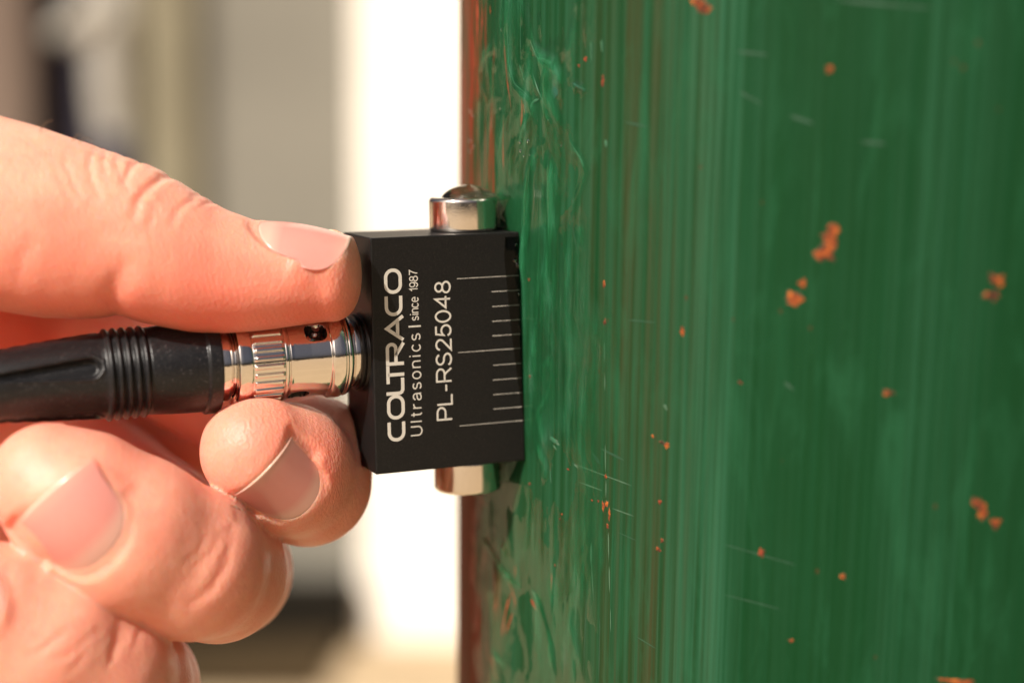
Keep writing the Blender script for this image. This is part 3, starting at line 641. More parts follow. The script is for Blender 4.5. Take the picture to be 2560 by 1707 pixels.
# ------------------------------------------------------------------ cable plug
bend = lambda t: np.where(t > 0, .014 * t + .0002 * t * t, 0)
plug = thing('coaxial_plug', 'nickel bayonet cable plug with a ribbed black boot held between thumb and finger', 'plug', to_world(J0 + AX * 30 - UP * 8))
def dense(pts, step):
    out = [pts[0]]
    for a, b_ in zip(pts[:-1], pts[1:]):
        n = max(1, int(round(np.hypot(b_[0] - a[0], b_[1] - a[1]) / step)))
        for k in range(1, n + 1): out.append((a[0] + (b_[0] - a[0]) * k / n, a[1] + (b_[1] - a[1]) * k / n))
    return out
kw = dict(base=J0, ax=AX, up=UP, front=FR, parent=plug, bend=bend)
lathe('front_flange', prof([(3.0, 5.5), (3.05, 7.1), (3.5, 7.35), (3.9, 7.35), (4.1, 6.95), (4.35, 6.95), (4.5, 7.55), (5.4, 7.6), (6.6, 7.5), (6.85, 7.2)], .14), mat=mc.m, n=128, **kw)
def slots(T, PH, R_):
    e = np.degrees((PH + math.pi) % (2 * math.pi) - math.pi)     # 0 = to the viewer, + = up
    def blob(t0, t1, e0, e1, rt):
        tc, ec = (t0 + t1) / 2, (e0 + e1) / 2; ht, he = (t1 - t0) / 2, (e1 - e0) / 2 * .125
        dx = np.abs(T - tc) - ht + rt; dy = np.abs((e - ec) * .125) - he + rt
        return np.hypot(np.maximum(dx, 0), np.maximum(dy, 0)) + np.minimum(np.maximum(dx, dy), 0) - rt
    d = np.minimum(blob(7.4, 11.2, 30, 58, 1.2), blob(10.4, 14.0, -75, -50, 1.3))
    d = np.minimum(d, blob(7.2, 12.6, -164, -128, 1.4))
    R2 = np.where(d < 0, R_ - 1.7 * sstep(0, .12, -d), R_ - .0)
    return R2
pp = dense([(6.85, 7.25), (7.05, 7.0), (10.5, 6.95), (13.6, 7.05), (14.1, 7.15), (14.3, 6.9), (14.45, 6.9), (14.6, 7.35), (15.05, 7.4), (15.2, 7.2)], .14)
lathe('bayonet_sleeve', pp, mat=mc.m, n=380, rmod=slots, mats=[mc.m, m_dark.m], fsel=lambda R_, T: (R_ < 6.2) & (T > 7.1), **kw)
def knurl(T, PH, R_):
    e = sstep(15.3, 15.75, T) * (1 - sstep(20.2, 20.65, T)); return R_ + e * (.06 + .34 * sstep(-.25, .55, np.cos(PH * 32 + .4)))
lathe('knurled_ring', dense([(15.15, 6.5), (15.2, 7.35), (20.75, 7.35), (20.8, 7.2)], .13), mat=mc.m, n=640, rmod=knurl, **kw)
lathe('rear_ring', prof([(20.75, 7.0), (20.8, 7.5), (21.4, 7.62), (22.6, 7.75), (23.1, 7.7), (23.3, 7.3), (23.35, 6.0)], .16), mat=mc.m, n=128, **kw)
lathe('inner_sleeve', prof([(23.0, 5.6), (23.9, 5.6), (24.0, 6.35), (24.5, 6.55), (26.6, 6.55), (26.8, 6.2)], .12), mat=mc.m, n=128, **kw)
m_boot = NT('black_boot_plastic'); c = m_boot.coord()
bn = m_boot.noise(c, 3800, 2)
m_boot.set(Base_Color=m_boot.ramp(m_boot.n('TexVoronoi', i_Vector=c, i_Scale=3600).outputs['Color'], [(.3, (.007, .007, .008)), (.8, (.012, .0115, .012)), (.95, (.04, .036, .036))]), Roughness=.31, Specular_IOR_Level=.36, Normal=m_boot.bump(bn, .30, .00018))
def dimples(T, PH, R_):
    e = np.degrees((PH + math.pi) % (2 * math.pi) - math.pi)
    for ec in (21, -70, 112, -160):
        dd = (e - ec + 180) % 360 - 180
        hw = np.interp(T, [44, 47, 62, 74], [17, 16.5, 8, 3]); lat = np.abs(dd) / hw
        endr = np.clip((47.9 - T) / 2.2, 0, 1)
        q = np.sqrt(lat ** 2 + endr ** 2); m_ = (1 - sstep(.72, 1.0, q)) * (T > 45.2)
        R_ = R_ - 1.5 * m_ * np.interp(T, [45, 62, 74], [1, .8, .1]) + .20 * np.exp(-((q - 1.06) / .09) ** 2) * (T > 45.2) * (T < 70)
    return R_
bp_ = [(25.9, 6.0), (25.95, 8.15), (26.15, 8.3), (28.1, 8.3), (28.3, 8.15), (28.4, 7.85), (31, 7.8), (34, 7.65), (37.6, 7.35)]
for k in range(5):
    t0 = 37.8 + 1.45 * k; bp_ += [(t0, 7.15), (t0 + .25, 7.5), (t0 + .5, 7.75), (t0 + .8, 7.75), (t0 + 1.05, 7.5), (t0 + 1.3, 7.15)]
bp_ += [(45.2, 7.15), (45.6, 7.05), (47.5, 6.95), (54, 6.45), (61, 5.9), (75, 4.4), (82, 3.4), (84, 2.6)]
lathe('cable_boot', dense(bp_, .22), mat=m_boot.m, n=220, rmod=dimples, **kw)
# cable running on past the left edge
cb = [J0 + AX * t - UP * (bend(np.float64(t)) + max(0, t - 84) ** 2 * .0015) for t in np.linspace(80, 210, 26)]
V, F = tube(cb, 2.5, 20); mesh_obj('cable', V, F, m_boot.m, parent=plug)

# ------------------------------------------------------------------ clear gel squeezed out round the probe
def gel_film(name, tint, refl):
    m = NT(name); tr = m.n('BsdfTransparent'); tr.inputs[0].default_value = tint
    gl = m.n('BsdfGlossy', i_Roughness=.04); fr = m.n('Fresnel', i_IOR=1.38)
    mx = m.n('MixShader', i_0=m.math('MULTIPLY', fr.outputs[0], refl), i_1=tr.outputs[0], i_2=gl.outputs[0]); m.t.links.new(mx.outputs[0], m.out.inputs[0]); return m
mcl = gel_film('clear_gel_film', (.40, .46, .43, 1), .5); mcb = gel_film('clear_gel_bead', (.84, .95, .87, 1), .35)
outl = [(1262, 598), (1260, 640), (1266, 700), (1273, 780), (1281, 850), (1290, 920), (1300, 990), (1310, 1060)]
fa = np.array([face_uv(*p) for p in outl]); nvv = 60; nuu = 16
vv = np.linspace(fa[0, 1] + .4, fa[-1, 1], nvv); uu = np.interp(-vv, -fa[:, 1], fa[:, 0])
V = []
for i in range(nvv):
    ue = u_pipe(vv[i], 0.0) - .02
    for j in range(nuu):
        q = j / (nuu - 1); u = uu[i] + (ue - uu[i]) * q
        z = .02 + .55 * math.sin(math.pi * min(1, q * .62 + .02)) * (1 + .3 * fbm(np.array([u * .5, vv[i] * .4, 2.]))) * (1 - .8 * i / nvv) * min(1, i / 5 + .15)
        V.append(blk(u, vv[i], -z))
film = mesh_obj('gel_film', np.array(V), grid_faces(nvv, nuu), mcl.m, loc=to_world(blk(13, -10, 0)))
film['label'] = 'clear gel film creeping over the probe face at the pipe edge'; film['category'] = 'gel'
for (px, py, r) in ((1285, 650, .35), (1294, 662, .55), (1288, 612, .3), (1296, 735, .22), (1300, 770, .18)):
    u, v = face_uv(px, py); V = []
    for i in range(6):
        for j in range(14):
            a = 2 * math.pi * j / 14; e = math.pi / 2 * i / 5.2; V.append(blk(u + r * math.cos(e) * math.cos(a), v + r * math.cos(e) * math.sin(a), -.3 - r * .8 * math.sin(e)))
    mesh_obj('bubble', np.array(V), grid_faces(6, 14, False, True).tolist() + [[70 + j for j in range(14)]], m_clear.m, parent=film)
# blob on the upper magnet
top0 = blk(U0 + 1.3, BH / 2 + 6.06, BT * .5); nr, na = 14, 48; V = []
for i in range(nr + 1):
    for j in range(na):
        q = i / nr; a = 2 * math.pi * j / na
        rr_ = 4.9 * q * (1 + .10 * math.sin(2 * a + .6) + .06 * math.sin(3 * a))
        hz = 2.1 * (1 - q * q) ** .8 * (1 + .25 * math.cos(a + 2.6) * q) + .10 * math.sin(5 * q + 3 * a) * (1 - q)
        V.append(top0 + BU * rr_ * math.cos(a) + BWd * rr_ * math.sin(a) + BV * hz)
F = grid_faces(nr + 1, na, False, True).tolist(); nb = len(V)
for j in range(na): V.append(V[nr * na + j] - BV * .02)
F += [(nr * na + j, nr * na + (j + 1) % na, nb + (j + 1) % na, nb + j) for j in range(na)] + [[nb + j for j in range(na)][::-1]]
bl = mesh_obj('gel_blob', np.array(V), F, m_clear.m, loc=to_world(top0))
bm = bmesh.new(); bm.from_mesh(bl.data); bmesh.ops.remove_doubles(bm, verts=bm.verts, dist=1e-7); bmesh.ops.recalc_face_normals(bm, faces=bm.faces); bm.to_mesh(bl.data); bm.free()
bl['label'] = 'clear gel blob sitting on top of the upper magnet'; bl['category'] = 'gel'
# gel bridging magnet and pipe, above and below
for sgn, hh in ((1, 6.3), (-1, 5.2)):
    nv2, nu2, nd = 14, 12, 10; V = []
    for i in range(nv2):
        v = sgn * (BH / 2 + hh * i / (nv2 - 1))
        q = i / (nv2 - 1); neck = 1 - .55 * math.sin(math.pi * min(1, .1 + q * .9)) if sgn > 0 else 1 - q * .75
        for j in range(nu2 * 2):
            jj = j if j < nu2 else 2 * nu2 - 1 - j; f_ = jj / (nu2 - 1)
            w_ = BT * .5 + (-1 if j < nu2 else 1) * 4.6 * neck * (.75 + .45 * (2 * f_ - 1) ** 2)
            us = U0 + math.sqrt(max(0, 6.1 ** 2 - (w_ - BT * .5) ** 2)) - .25; ue = u_pipe(v, w_) - .03
            V.append(blk(us + (ue - us) * f_, v, w_))
    n2 = nu2 * 2; F = grid_faces(nv2, n2, False, True).tolist() + [list(range(n2)), [(nv2 - 1) * n2 + j for j in range(n2)][::-1]]
    o = mesh_obj('gel_bridge', np.array(V), F, mcb.m, loc=to_world(blk(12.5, sgn * BH / 2, BT * .5)))
    bm = bmesh.new(); bm.from_mesh(o.data); bmesh.ops.recalc_face_normals(bm, faces=bm.faces); bm.to_mesh(o.data); bm.free()
    o['label'] = 'clear gel bridging the ' + ('upper' if sgn > 0 else 'lower') + ' magnet and the pipe'; o['category'] = 'gel'

# ------------------------------------------------------------------ hand
def smin(a, b, k):
    h = np.clip(.5 + .5 * (b - a) / k, 0, 1); return b + (a - b) * h - k * h * (1 - h)
def cone(p, a, b, r1, r2):                # round cone
    ba = b - a; l2 = ba @ ba; rr_ = r1 - r2; a2 = l2 - rr_ * rr_; il2 = 1 / l2
    pa = p - a; y = pa @ ba; z = y - l2; x = pa * l2 - y[:, None] * ba; x2 = (x * x).sum(1); y2 = y * y * l2; z2 = z * z * l2
    k = np.sign(rr_) * rr_ * rr_ * x2
    d = (np.sqrt(x2 * a2 * il2) + y * rr_) * il2 - r1
    m = np.sign(z) * a2 * z2 > k; d = np.where(m, np.sqrt(x2 + z2) * il2 - r2, d)
    m2 = (~m) & (np.sign(y) * a2 * y2 < k); return np.where(m2, np.sqrt(x2 + y2) * il2 - r1, d)
# thumb: stations along its length, the unseen base raised to block sun (px, top py, bottom py, depth, half depth)
TH = np.array([(-420, 150, 900, -14, 17), (-260, 190, 830, -16, 17), (-120, 245, 790, -17, 16), (0, 290, 776, -17, 15), (110, 320, 796, -16.5, 14), (200, 351, 799, -16, 13), (300, 388, 790, -15, 12.2), (390, 420, 815, -14, 12), (480, 474, 831, -12.5, 11.6), (560, 522, 835, -11, 11), (640, 551, 830, -10, 10.4), (720, 560, 818, -9, 9.9), (820, 566, 804, -7.6, 9.3)])
TX, TC, TA, TY, TB = [], [], [], [], []
for px, t, b, y, hb in TH:
    A_, B_ = Q(px, t, y), Q(px, b, y); TX.append(A_[0]); TC.append((A_[2] + B_[2]) / 2); TA.append((A_[2] - B_[2]) / 2); TY.append(y); TB.append(hb)
TX = np.array(TX); xs = np.linspace(TX[0] - 2, TX[-1] + 2, 900)
def smooth_tab(v):
    q = np.interp(xs, TX, v); kz = np.exp(-np.linspace(-2.5, 2.5, 61) ** 2); kz /= kz.sum(); qq = np.pad(q, 30, mode='edge'); return np.convolve(qq, kz, 'valid')
tC, tA, tY, tB = map(smooth_tab, (TC, TA, TY, TB)); TIPX = TX[-1]; TIPL = Q(905, 680, -7)[0] - TIPX
def thumb(p):
    x = np.minimum(p[:, 0], TIPX); c, a, y, b = (np.interp(x, xs, t) for t in (tC, tA, tY, tB))
    ex = np.maximum(p[:, 0] - TIPX, 0) / TIPL; c = c - .5 * ex
    zz = np.abs((p[:, 2] - c) / a); yy = np.abs((p[:, 1] - y) / b)
    q = (zz ** 2.25 + yy ** 2.25 + ex ** 2.1 + 1e-9) ** (1 / 2.2)
    d = (q - 1) * np.minimum(a, b)
    return np.where(p[:, 0] < TX[0], np.maximum(d, TX[0] - p[:, 0]), d)
def px_r(px, y): return px * S * (D + y) / D
FING = {  # joints from knuckle to tip: (px, py, depth, radius px)
    'index': [(60, 640, 50, 165), (460, 915, 44, 150), (788, 1142, 27, 138), (802, 1124, 12, 124), (772, 1208, 9, 150), (715, 1172, -1, 160), (640, 1128, -8, 140)],
    'middle': [(-40, 960, 56, 160), (280, 1200, 46, 135), (566, 1428, 16, 158), (545, 1432, -1, 166), (470, 1408, -14, 186), (330, 1338, -20, 196), (205, 1262, -23, 180), (120, 1206, -24, 148)],
    'ring': [(-160, 1250, 52, 160), (80, 1480, 42, 140), (330, 1716, 8, 160), (300, 1712, -7, 172), (235, 1680, -18, 190), (120, 1612, -23, 192), (0, 1540, -26, 174), (-75, 1492, -27, 145)],
    'little': [(-300, 1500, 44, 140), (-100, 1720, 34, 125), (80, 1930, -2, 135), (20, 1925, -20, 140), (-120, 1845, -32, 142), (-230, 1780, -36, 110)]}
FJ = {k: [(Q(a, b, y), px_r(r, y)) for a, b, y, r in v] for k, v in FING.items()}
CONN = (J0 - AX * 2 - UP * 0, J0 + AX * 24 - UP * .5)
def hand(p):
    d = None
    palm = cone(p, Q(-40, 760, 40), Q(-700, 900, 20), 17, 24)
    palm = smin(palm, cone(p, Q(-60, 960, 58), Q(-700, 900, 20), 13, 24), 10)
    palm = smin(palm, cone(p, Q(-180, 1240, 54), Q(-700, 950, 15), 13, 24), 10)
    palm = smin(palm, cone(p, Q(-330, 1480, 46), Q(-700, 1000, 10), 12, 22), 10)
    palm = smin(palm, cone(p, Q(-60, 700, 26), Q(40, 640, 44), 9, 11), 8)
    palm = smin(palm, cone(p, Q(-220, 420, 8), Q(60, 540, 40), 14, 11), 8)  # unseen thumb web, added to keep sun off the gap behind the boot
    palm = smin(palm, cone(p, Q(60, 900, 64), Q(430, 1190, 58), 13, 12), 6)
    palm = smin(palm, cone(p, Q(-700, 900, 20), Q(-1500, 950, 30), 25, 30), 14)
    d = palm
    for k, ch in FJ.items():
        f = None
        for (a, r1), (b, r2) in zip(ch[:-1], ch[1:]):
            s = cone(p, a, b, r1, r2); f = s if f is None else smin(f, s, 2.2)
        root = np.linalg.norm(p - ch[0][0], axis=1)
        kk = np.where(root < 26, 6.0, .55)
        d = smin(d, f, kk)
    th = thumb(p)
    kk = np.where(p[:, 0] < -86, 9.0, .8)
    d = smin(d, th, kk)
    # flesh yields to the plug, the boot and the block
    a, b = CONN; ab = b - a; t = np.clip(((p - a) @ ab) / (ab @ ab), 0, 1); dc = np.linalg.norm(p - a - t[:, None] * ab, axis=1) - 7.75
    d = -smin(-d, dc, .9)
    q = p - BP; lu = -BW / 2 - (q @ BU); lw = np.maximum(np.abs(q @ BWd - BT / 2) - BT / 2, np.abs(q @ BV) - BH / 2)
    db = np.maximum(lu, lw); d = np.maximum(d, -(db - .15))
    return d
def surface_nets(fn, lo, hi, h, ratio=4):
    ch = h * ratio; n = np.ceil((np.array(hi) - lo) / ch).astype(int)
    ax = [lo[k] + ch * (np.arange(n[k]) + .5) - h / 2 for k in range(3)]
    X, Y, Z = np.meshgrid(*ax, indexing='ij'); c = fn(np.stack([X.ravel(), Y.ravel(), Z.ravel()], 1)).reshape(n)
    Fg = np.repeat(np.repeat(np.repeat(c.astype(np.float32), ratio, 0), ratio, 1), ratio, 2)
    near = np.argwhere(np.abs(c) < ch * 1.9)
    offs = np.stack(np.meshgrid(*[np.arange(ratio)] * 3, indexing='ij'), -1).reshape(-1, 3)
    for s in range(0, len(near), 6000):
        ijk = (near[s:s + 6000, None, :] * ratio + offs[None]).reshape(-1, 3)
        Fg[ijk[:, 0], ijk[:, 1], ijk[:, 2]] = fn(np.array(lo) + ijk * h)
    ins = Fg < 0; N = Fg.shape
    cnt = np.zeros(tuple(k - 1 for k in N), np.uint8)
    for dx in (0, 1):
        for dy in (0, 1):
            for dz in (0, 1): cnt += ins[dx:N[0] - 1 + dx, dy:N[1] - 1 + dy, dz:N[2] - 1 + dz]
    cells = np.argwhere((cnt > 0) & (cnt < 8)); idx = -np.ones(cnt.shape, np.int32); idx[tuple(cells.T)] = np.arange(len(cells))
    acc = np.zeros((len(cells), 3)); num = np.zeros(len(cells))
    corner = [(a, b, c_) for a in (0, 1) for b in (0, 1) for c_ in (0, 1)]
    for i, a in enumerate(corner):
        for b in corner[i + 1:]:
            if sum(abs(a[k] - b[k]) for k in range(3)) != 1: continue
            fa_ = Fg[cells[:, 0] + a[0], cells[:, 1] + a[1], cells[:, 2] + a[2]]; fb = Fg[cells[:, 0] + b[0], cells[:, 1] + b[1], cells[:, 2] + b[2]]
            m = (fa_ < 0) != (fb < 0); t = np.where(m, fa_ / np.where(m, fa_ - fb, 1), 0)
            pt = np.array(a) + t[:, None] * (np.array(b) - np.array(a)); acc[m] += pt[m]; num[m] += 1
    V = np.array(lo) + (cells + acc / num[:, None]) * h
    quads = []
    for axis in range(3):
        o1, o2 = [(1, 2), (2, 0), (0, 1)][axis]
        sl0 = [slice(1, N[k] - 1) for k in range(3)]; sl1 = list(sl0); sl0[axis] = slice(0, N[axis] - 1); sl1[axis] = slice(1, N[axis])
        A_ = ins[tuple(sl0)]; B_ = ins[tuple(sl1)]
        e = np.argwhere(A_ != B_); st = np.array([1, 1, 1]); st[axis] = 0; 
        flip = A_[tuple(e.T)]; e = e + st
        def cell(d1, d2):
            q = e.copy(); q[:, o1] -= d1; q[:, o2] -= d2; return idx[q[:, 0], q[:, 1], q[:, 2]]
        f = np.stack([cell(1, 1), cell(0, 1), cell(0, 0), cell(1, 0)], 1); f[~flip] = f[~flip][:, ::-1]
        quads.append(f[(f >= 0).all(1)])
    return V, np.concatenate(quads)
def grad(fn, p, e=.05):
    g_ = np.stack([fn(p + np.eye(3)[k] * e) - fn(p - np.eye(3)[k] * e) for k in range(3)], 1); return g_ / (2 * e)
HV, HF = surface_nets(hand, (-150.0, -58.0, -88.0), (-22.0, 84.0, 52.0), .46)
# relax, then settle on the exact surface
def relax(V, F, it, lam=.5):
    e = np.concatenate([F[:, [0, 1]], F[:, [1, 2]], F[:, [2, 3]], F[:, [3, 0]]]); n = len(V); deg = np.bincount(e[:, 0], minlength=n) + np.bincount(e[:, 1], minlength=n)
    for _ in range(it):
        s = np.stack([np.bincount(e[:, 0], V[e[:, 1], k], n) + np.bincount(e[:, 1], V[e[:, 0], k], n) for k in range(3)], 1)
        V = V + lam * (s / np.maximum(deg, 1)[:, None] - V)
    return V
HV = relax(HV, HF, 2)
g_ = grad(hand, HV); HV = HV - g_ * (hand(HV) / np.maximum((g_ ** 2).sum(1), .2))[:, None]
HV = relax(HV, HF, 2, .4)
HN = grad(hand, HV); HN /= np.maximum(np.linalg.norm(HN, axis=1), 1e-6)[:, None]

# fingernails: frame = centre, axis to the tip, outward normal, half width, length
def nail_frame(c, a, n, hw, ln, bc=6.0, tc=1.2):
    a = unit(a); n = unit(np.asarray(n, float) - (np.asarray(n) @ a) * a); return dict(c=np.asarray(c, float), a=a, n=n, b=np.cross(n, a), hw=hw, ln=ln, bc=bc, tc=tc)
NAILS = {
 'thumb': nail_frame(Q(762, 600, -12), (1, .02, -.06), (0, -.40, .92), 7.8, 15.4, 7.4, 7.2),
 'index': nail_frame(Q(697, 1196, -10), (-.56, -.62, .55), (.50, -.66, -.52), 6.9, 12.0, 6.0, 1.4),
 'middle': nail_frame(Q(172, 1334, -36), (-.67, -.22, .70), (-.06, -.96, -.26), 8.8, 13.4, 6.4, 1.4),
 'ring': nail_frame(Q(-108, 1512, -38), (-.70, -.22, .66), (.12, -.95, -.26), 7.4, 12.4)}
def nail_out(f, x, y):                    # signed distance-like outline in nail space: y 0 cuticle .. 1 free edge
    hw = f['hw'] * (1 - .10 * np.clip(1 - y, 0, 1)) ; L = f['ln']
    yc = (y - .5) * L
    rn = lambda q: 1 - np.maximum(1 - np.minimum(q, 1) ** 2.4, 0) ** (1 / 2.4)
    base = -L * .5 + f['bc'] * rn(np.abs(x) / hw)
    tip = L * .5 - f['tc'] * (rn(np.abs(x) / hw) if f['tc'] > 4 else (np.abs(x) / hw) ** 2.2)
    return np.maximum(np.maximum(np.abs(x) - hw, base - yc), yc - tip)
RHO = {'thumb': 10.0, 'index': 8.4, 'middle': 11.2, 'ring': 11.0}
for nm, f in NAILS.items():               # arch of each nail: a stiff plate laid on the flesh
    ys = np.linspace(.05, .95, 19); P0 = f['c'] + ((ys - .5) * f['ln'])[:, None] * f['a'] + 6 * f['n']
    q = P0.copy()
    for _ in range(80): q = q - f['n'] * np.clip(hand(q), -.5, 1)[:, None] * .7
    okq = np.abs(hand(q)) < .2; zq = (q - f['c']) @ f['n']; f['fit'] = np.polyfit(ys[okq], zq[okq], 2); f['rho'] = RHO[nm]
def nail_z(f, x, y):
    y = np.clip(y, -.25, 1.15); r = f['rho']; return np.polyval(f['fit'], y) - (r - np.sqrt(np.maximum(r * r - np.minimum(np.abs(x), r * .93) ** 2, .01))) - .12 - (1.1 * (x / f['hw']) ** 2 * sstep(.35, 1.0, y) if f['tc'] > 4 else 0)
disp = np.zeros(len(HV)); HV0 = HV.copy(); NSH = np.zeros((len(HV), 3))
for nm, f in NAILS.items():
    q = HV0 - f['c']; x = q @ f['b']; yy = (q @ f['a']) / f['ln'] + .5; z = q @ f['n']
    sel = np.where((np.abs(z) < 8) & (HN @ f['n'] > .1) & (np.abs(x) < f['hw'] + 4) & (yy > -.4) & (yy < 1.4))[0]
    d = nail_out(f, x[sel], yy[sel]); ys = yy[sel]; nz = nail_z(f, x[sel], ys)
    side = 1 - (.6 * sstep(.85, 1.05, ys) if f['tc'] > 4 else sstep(.80, .98, ys))
    pf = -.55 + (.55 + .16 * side - .06 * (1 - side)) * sstep(-.75, -.05, d)
    wgt = (1 - sstep(.5, 2.6, d)) * (1 - .6 * sstep(.97, 1.1, ys)); tgt = nz + pf
    NSH[sel] += (wgt * np.clip(tgt - z[sel], -1.3, 1.1 if nm == 'thumb' else .7))[:, None] * f['n']
# skin creases, carved along y into the surfaces that face the viewer
zz1 = lambda x, y: (x / 2.4126, 250 + y / 2.4126)
zz3 = lambda x, y: (x / 2.387, 1050 + y / 2.387)
CR = [ # polyline, depth about, width mm, depth mm
 ([zz1(792, 330), zz1(783, 380), zz1(778, 430), zz1(775, 490)], -22, .55, .50),
 ([zz1(1010, 392), zz1(965, 475), zz1(905, 560), zz1(872, 640), zz1(850, 720)], -20, .65, .50),
 ([zz1(700, 300), zz1(690, 350), zz1(740, 470), zz1(800, 560)], -22, .45, .22),
 ([zz1(530, 250), zz1(545, 360), zz1(570, 480), zz1(620, 590)], -24, .45, .25),
 ([zz1(575, 262), zz1(600, 330), zz1(640, 440)], -24, .4, .25),
 ([zz1(350, 330), zz1(420, 470), zz1(480, 580)], -28, .5, .22),
 ([zz1(270, 300), zz1(340, 460), zz1(420, 620)], -30, .5, .16),
 ([zz1(1190, 510), zz1(1160, 600), zz1(1110, 680), zz1(1080, 760)], -18, .5, .25),
 ([zz1(1285, 565), zz1(1230, 635)], -17, .45, .25),
 ([zz1(1150, 480), zz1(1140, 520)], -17, .45, .3),
 ([zz1(880, 600), zz1(960, 640), zz1(1000, 700)], -20, .4, .16),
 ([zz1(940, 640), zz1(950, 720), zz1(930, 800)], -20, .4, .15),
 ([zz1(640, 1320), zz1(690, 1210), zz1(740, 1090), zz1(790, 990)], -22, 1.6, .7),
 ([zz1(90, 1100), zz1(130, 960), zz1(190, 860)], -30, 1.2, .25),
 ([zz3(1312, 700), zz3(1318, 800), zz3(1300, 900), zz3(1220, 1040), zz3(1100, 1130)], -32, .8, .35),
 ([zz3(1235, 740), zz3(1200, 830), zz3(1100, 920)], -36, .5, .18),
 ([zz3(1160, 740), zz3(1130, 830), zz3(1050, 900)], -36, .5, .15),
 ([zz3(590, 1290), zz3(600, 1400), zz3(560, 1530)], -40, .6, .35),
 ([zz3(680, 1230), zz3(720, 1320), zz3(690, 1450)], -40, .5, .2),
 ([zz3(480, 1330), zz3(380, 1420), zz3(260, 1480)], -42, .5, .2),
 ([zz3(330, 1300), zz3(220, 1390), zz3(120, 1450)], -42, .5, .2),
 ([zz3(450, 1420), zz3(380, 1500), zz3(330, 1568)], -42, .5, .2)]
XZ = HV0[:, [0, 2]]; front = HN[:, 1] < .25
for pts, y, wd, dp_ in CR:
    pl = np.array([Q(a, b, y)[[0, 2]] for a, b in pts]); lo_, hi_ = pl.min(0) - 4, pl.max(0) + 4
    m = front & (XZ > lo_).all(1) & (XZ < hi_).all(1) & (np.abs(HV0[:, 1] - y) < 24)
    P_ = XZ[m] + .35 * np.stack([vnoise(HV0[m] * .6), vnoise(HV0[m] * .6 + 31)], 1)
    d, t = poly_dist(P_, pl); fade = np.clip(np.sin(math.pi * np.clip(t, .12, .88)) * 1.6, 0, 1)
    disp[m] += .75 * (-dp_ * np.exp(-(d / wd) ** 2) + .22 * dp_ * np.exp(-((d - 2.2 * wd) / (1.3 * wd)) ** 2)) * fade
disp += .10 * fbm(HV0 * .12, 2) + .03 * vnoise(HV0 * .45)
HV = HV0 + HN * disp[:, None] + NSH
nz_ = (np.abs(NSH).sum(1) > .01)[:, None]; HV = np.where(nz_, relax(HV, HF, 2, .4), HV)
# flush: redder pads and knuckle flanks
pads = [(Q(520, 800, -16), 16, 1.0), (Q(760, 790, -12), 12, 1.0), (Q(200, 760, -26), 18, .6), (Q(640, 1080, -14), 12, .75), (Q(330, 1190, -40), 8, .55), (Q(800, 1150, -8), 9, .75), (Q(60, 1450, -44), 10, .8), (Q(30, 620, -36), 12, .35), (Q(120, 1120, -44), 9, .3), (Q(700, 1290, -6), 9, .4), (Q(60, 880, 20), 30, 1.0), (Q(400, 1060, 30), 26, .9)]
flush = np.zeros(len(HV))
for c, r, s in pads: flush = np.maximum(flush, s * np.exp(-((HV0 - c) ** 2).sum(1) / (r * r)))
pal = np.clip((.35 - HN[:, 2]) / 1.2, 0, 1); up_ = HV0[:, 2] > Q(0, 860, -20)[2]
flush = np.clip(np.maximum(flush, np.where(up_, .85 * pal, .36 + .16 * fbm(HV0 * .07))), 0, 1)
ms = NT('skin'); c = ms.coord(); fl = ms.n('Attribute', attribute_name='flush').outputs['Fac']
n1 = ms.noise(c, 120, 4, .6); n2 = ms.noise(c, 420, 4, .6)
col = ms.ramp(n1, [(.3, (.74, .335, .24)), (.7, (.80, .415, .30))])
col = ms.mix(ms.math('MULTIPLY', fl, .9), col, (.72, .155, .10))
col = ms.mix(ms.math('MULTIPLY', ms.ramp(n2, [(.5, (0, 0, 0)), (.75, (1, 1, 1))]), .34), col, (.72, .23, .165))
v1 = ms.n('TexVoronoi', i_Vector=ms.n('VectorMath', operation='ADD', i_0=ms.mapping(c, (2300, 2300, 1300), rot=(0, .6, 0)), i_1=ms.n('TexNoise', i_Vector=c, i_Scale=300.0, i_Detail=2.0).outputs['Color']).outputs[0], i_Scale=1.0); v1.feature = 'F1'
wr = ms.noise(ms.mapping(c, (520, 520, 90), rot=(0, .35, 0)), 1.0, 3, .55)
pr = ms.n('TexWave', i_Vector=ms.mapping(c, (1, 1, 1), rot=(0, .25, 0)), i_Scale=330.0, i_Distortion=5.0, i_Detail=2.0, i_Detail_Scale=.6)
hsum = ms.math('ADD', ms.math('MULTIPLY', v1.outputs['Distance'], .55), ms.math('MULTIPLY', wr, .55))
hsum = ms.math('ADD', hsum, ms.math('MULTIPLY', ms.math('MULTIPLY', pr.outputs['Fac'], fl), .16))
ms.set(Base_Color=col, Roughness=ms.ramp(n2, [(.3, (.40,) * 3), (.7, (.54,) * 3)]), Specular_IOR_Level=.42,
       Subsurface_Weight=.8, Subsurface_Radius=(1.0, .22, .10), Subsurface_Scale=.0045, Normal=ms.bump(hsum, .62, .00024))
hand_o = thing('hand', 'bare hand reaching in from the left, thumb and fingers pinching the cable plug', 'hand', to_world(Q(-300, 1200, 20)))
hb = mesh_obj('hand_skin', HV, HF, ms.m, parent=hand_o); add_attr(hb, 'flush', flush)

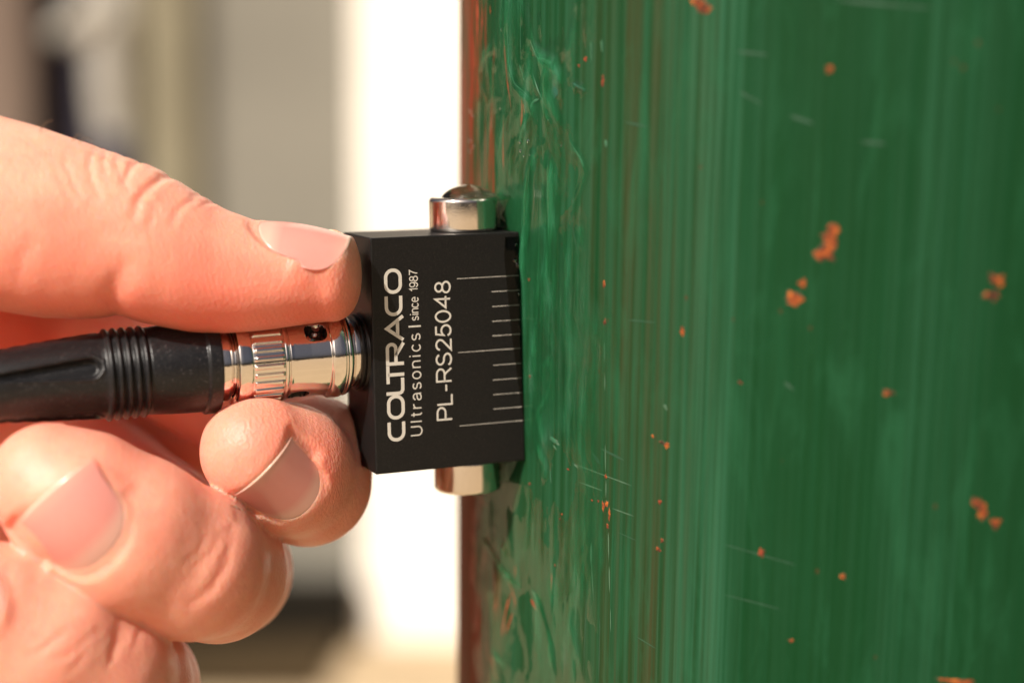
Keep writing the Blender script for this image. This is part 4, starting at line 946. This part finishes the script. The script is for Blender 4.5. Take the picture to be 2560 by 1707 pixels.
mn = NT('fingernail'); ny = mn.n('Attribute', attribute_name='along').outputs['Fac']; c = mn.coord()
nr_ = mn.noise(mn.mapping(c, (900, 900, 900)), 1.0, 3)
ncol = mn.ramp(ny, [(.0, (.66, .34, .27)), (.14, (.68, .34, .27)), (.28, (.66, .235, .195)), (.80, (.66, .24, .20)), (.95, (.64, .28, .22)), (.985, (.70, .46, .36)), (1, (.70, .50, .38))])
mn.set(Base_Color=mn.mix(mn.math('MULTIPLY', nr_, .15), ncol, (.62, .30, .27)), Roughness=.22, Specular_IOR_Level=.5, Subsurface_Weight=.35, Subsurface_Radius=(1, .4, .3), Subsurface_Scale=.0014, Normal=mn.bump(mn.noise(c, 500, 2), .08, .0002))
for nm, f in NAILS.items():
    nx, nyy = 31, 33; X, Yv = np.meshgrid(np.sin(np.linspace(-1, 1, nx) * math.pi / 2), np.linspace(0, 1, nyy), indexing='ij')
    hw = f['hw'] * (1 - .10 * (1 - Yv)); x = X * hw; L = f['ln']
    rn = 1 - np.maximum(1 - np.abs(X) ** 2.4, 0) ** (1 / 2.4); b0 = -L * .5 + f['bc'] * rn; t0 = L * .5 - f['tc'] * (rn if f['tc'] > 4 else np.abs(X) ** 2.2); yc = b0 + (t0 - b0) * Yv
    z = nail_z(f, x, yc / L + .5) + .06 * sstep(.93, 1, Yv)
    top = f['c'] + x[..., None] * f['b'] + yc[..., None] * f['a'] + z[..., None] * f['n']
    bot = top - .24 * f['n']
    V = np.concatenate([top.reshape(-1, 3), bot.reshape(-1, 3)]); n1_ = nx * nyy
    Ft = grid_faces(nx, nyy); rim = [i * nyy for i in range(nx)] + [(nx - 1) * nyy + j for j in range(1, nyy)] + [i * nyy + nyy - 1 for i in range(nx - 2, -1, -1)] + [j for j in range(nyy - 2, 0, -1)]
    nn = np.cross(V[Ft[0, 1]] - V[Ft[0, 0]], V[Ft[0, 2]] - V[Ft[0, 0]])
    if nn @ f['n'] < 0: Ft = Ft[:, ::-1]; rim = rim[::-1]
    Fl = Ft.tolist() + (Ft[:, ::-1] + n1_).tolist() + [(b, a, a + n1_, b + n1_) for a, b in zip(rim, rim[1:] + rim[:1])]
    no = mesh_obj('fingernail', V, Fl, mn.m, parent=hand_o, label=nm + ' fingernail' if nm != 'thumb' else 'thumbnail seen from the side')
    al = (yc / L + .5).ravel() if f['tc'] > 4 else (.55 * Yv + .45 * (yc / L + .5)).ravel(); add_attr(no, 'along', np.concatenate([al, al]))
# a few fine hairs on the back of the thumb
m_hair = NT('hair'); m_hair.set(Base_Color=(.12, .07, .035, 1), Roughness=.5)
for pts in (((100, 330), (108, 312), (120, 304), (131, 302)), ((182, 352), (192, 338), (205, 335)), ((198, 356), (210, 345), (222, 347), (234, 354))):
    P_ = np.array([Q(a, b, -24 - .6 * k) for k, (a, b) in enumerate(pts)]); t = np.linspace(0, 1, 12)
    cv = np.stack([np.interp(t, np.linspace(0, 1, len(P_)), P_[:, k]) for k in range(3)], 1)
    V, F = tube(cv, np.linspace(.09, .03, 12), 5); mesh_obj('hair', V, F, m_hair.m, parent=hand_o)
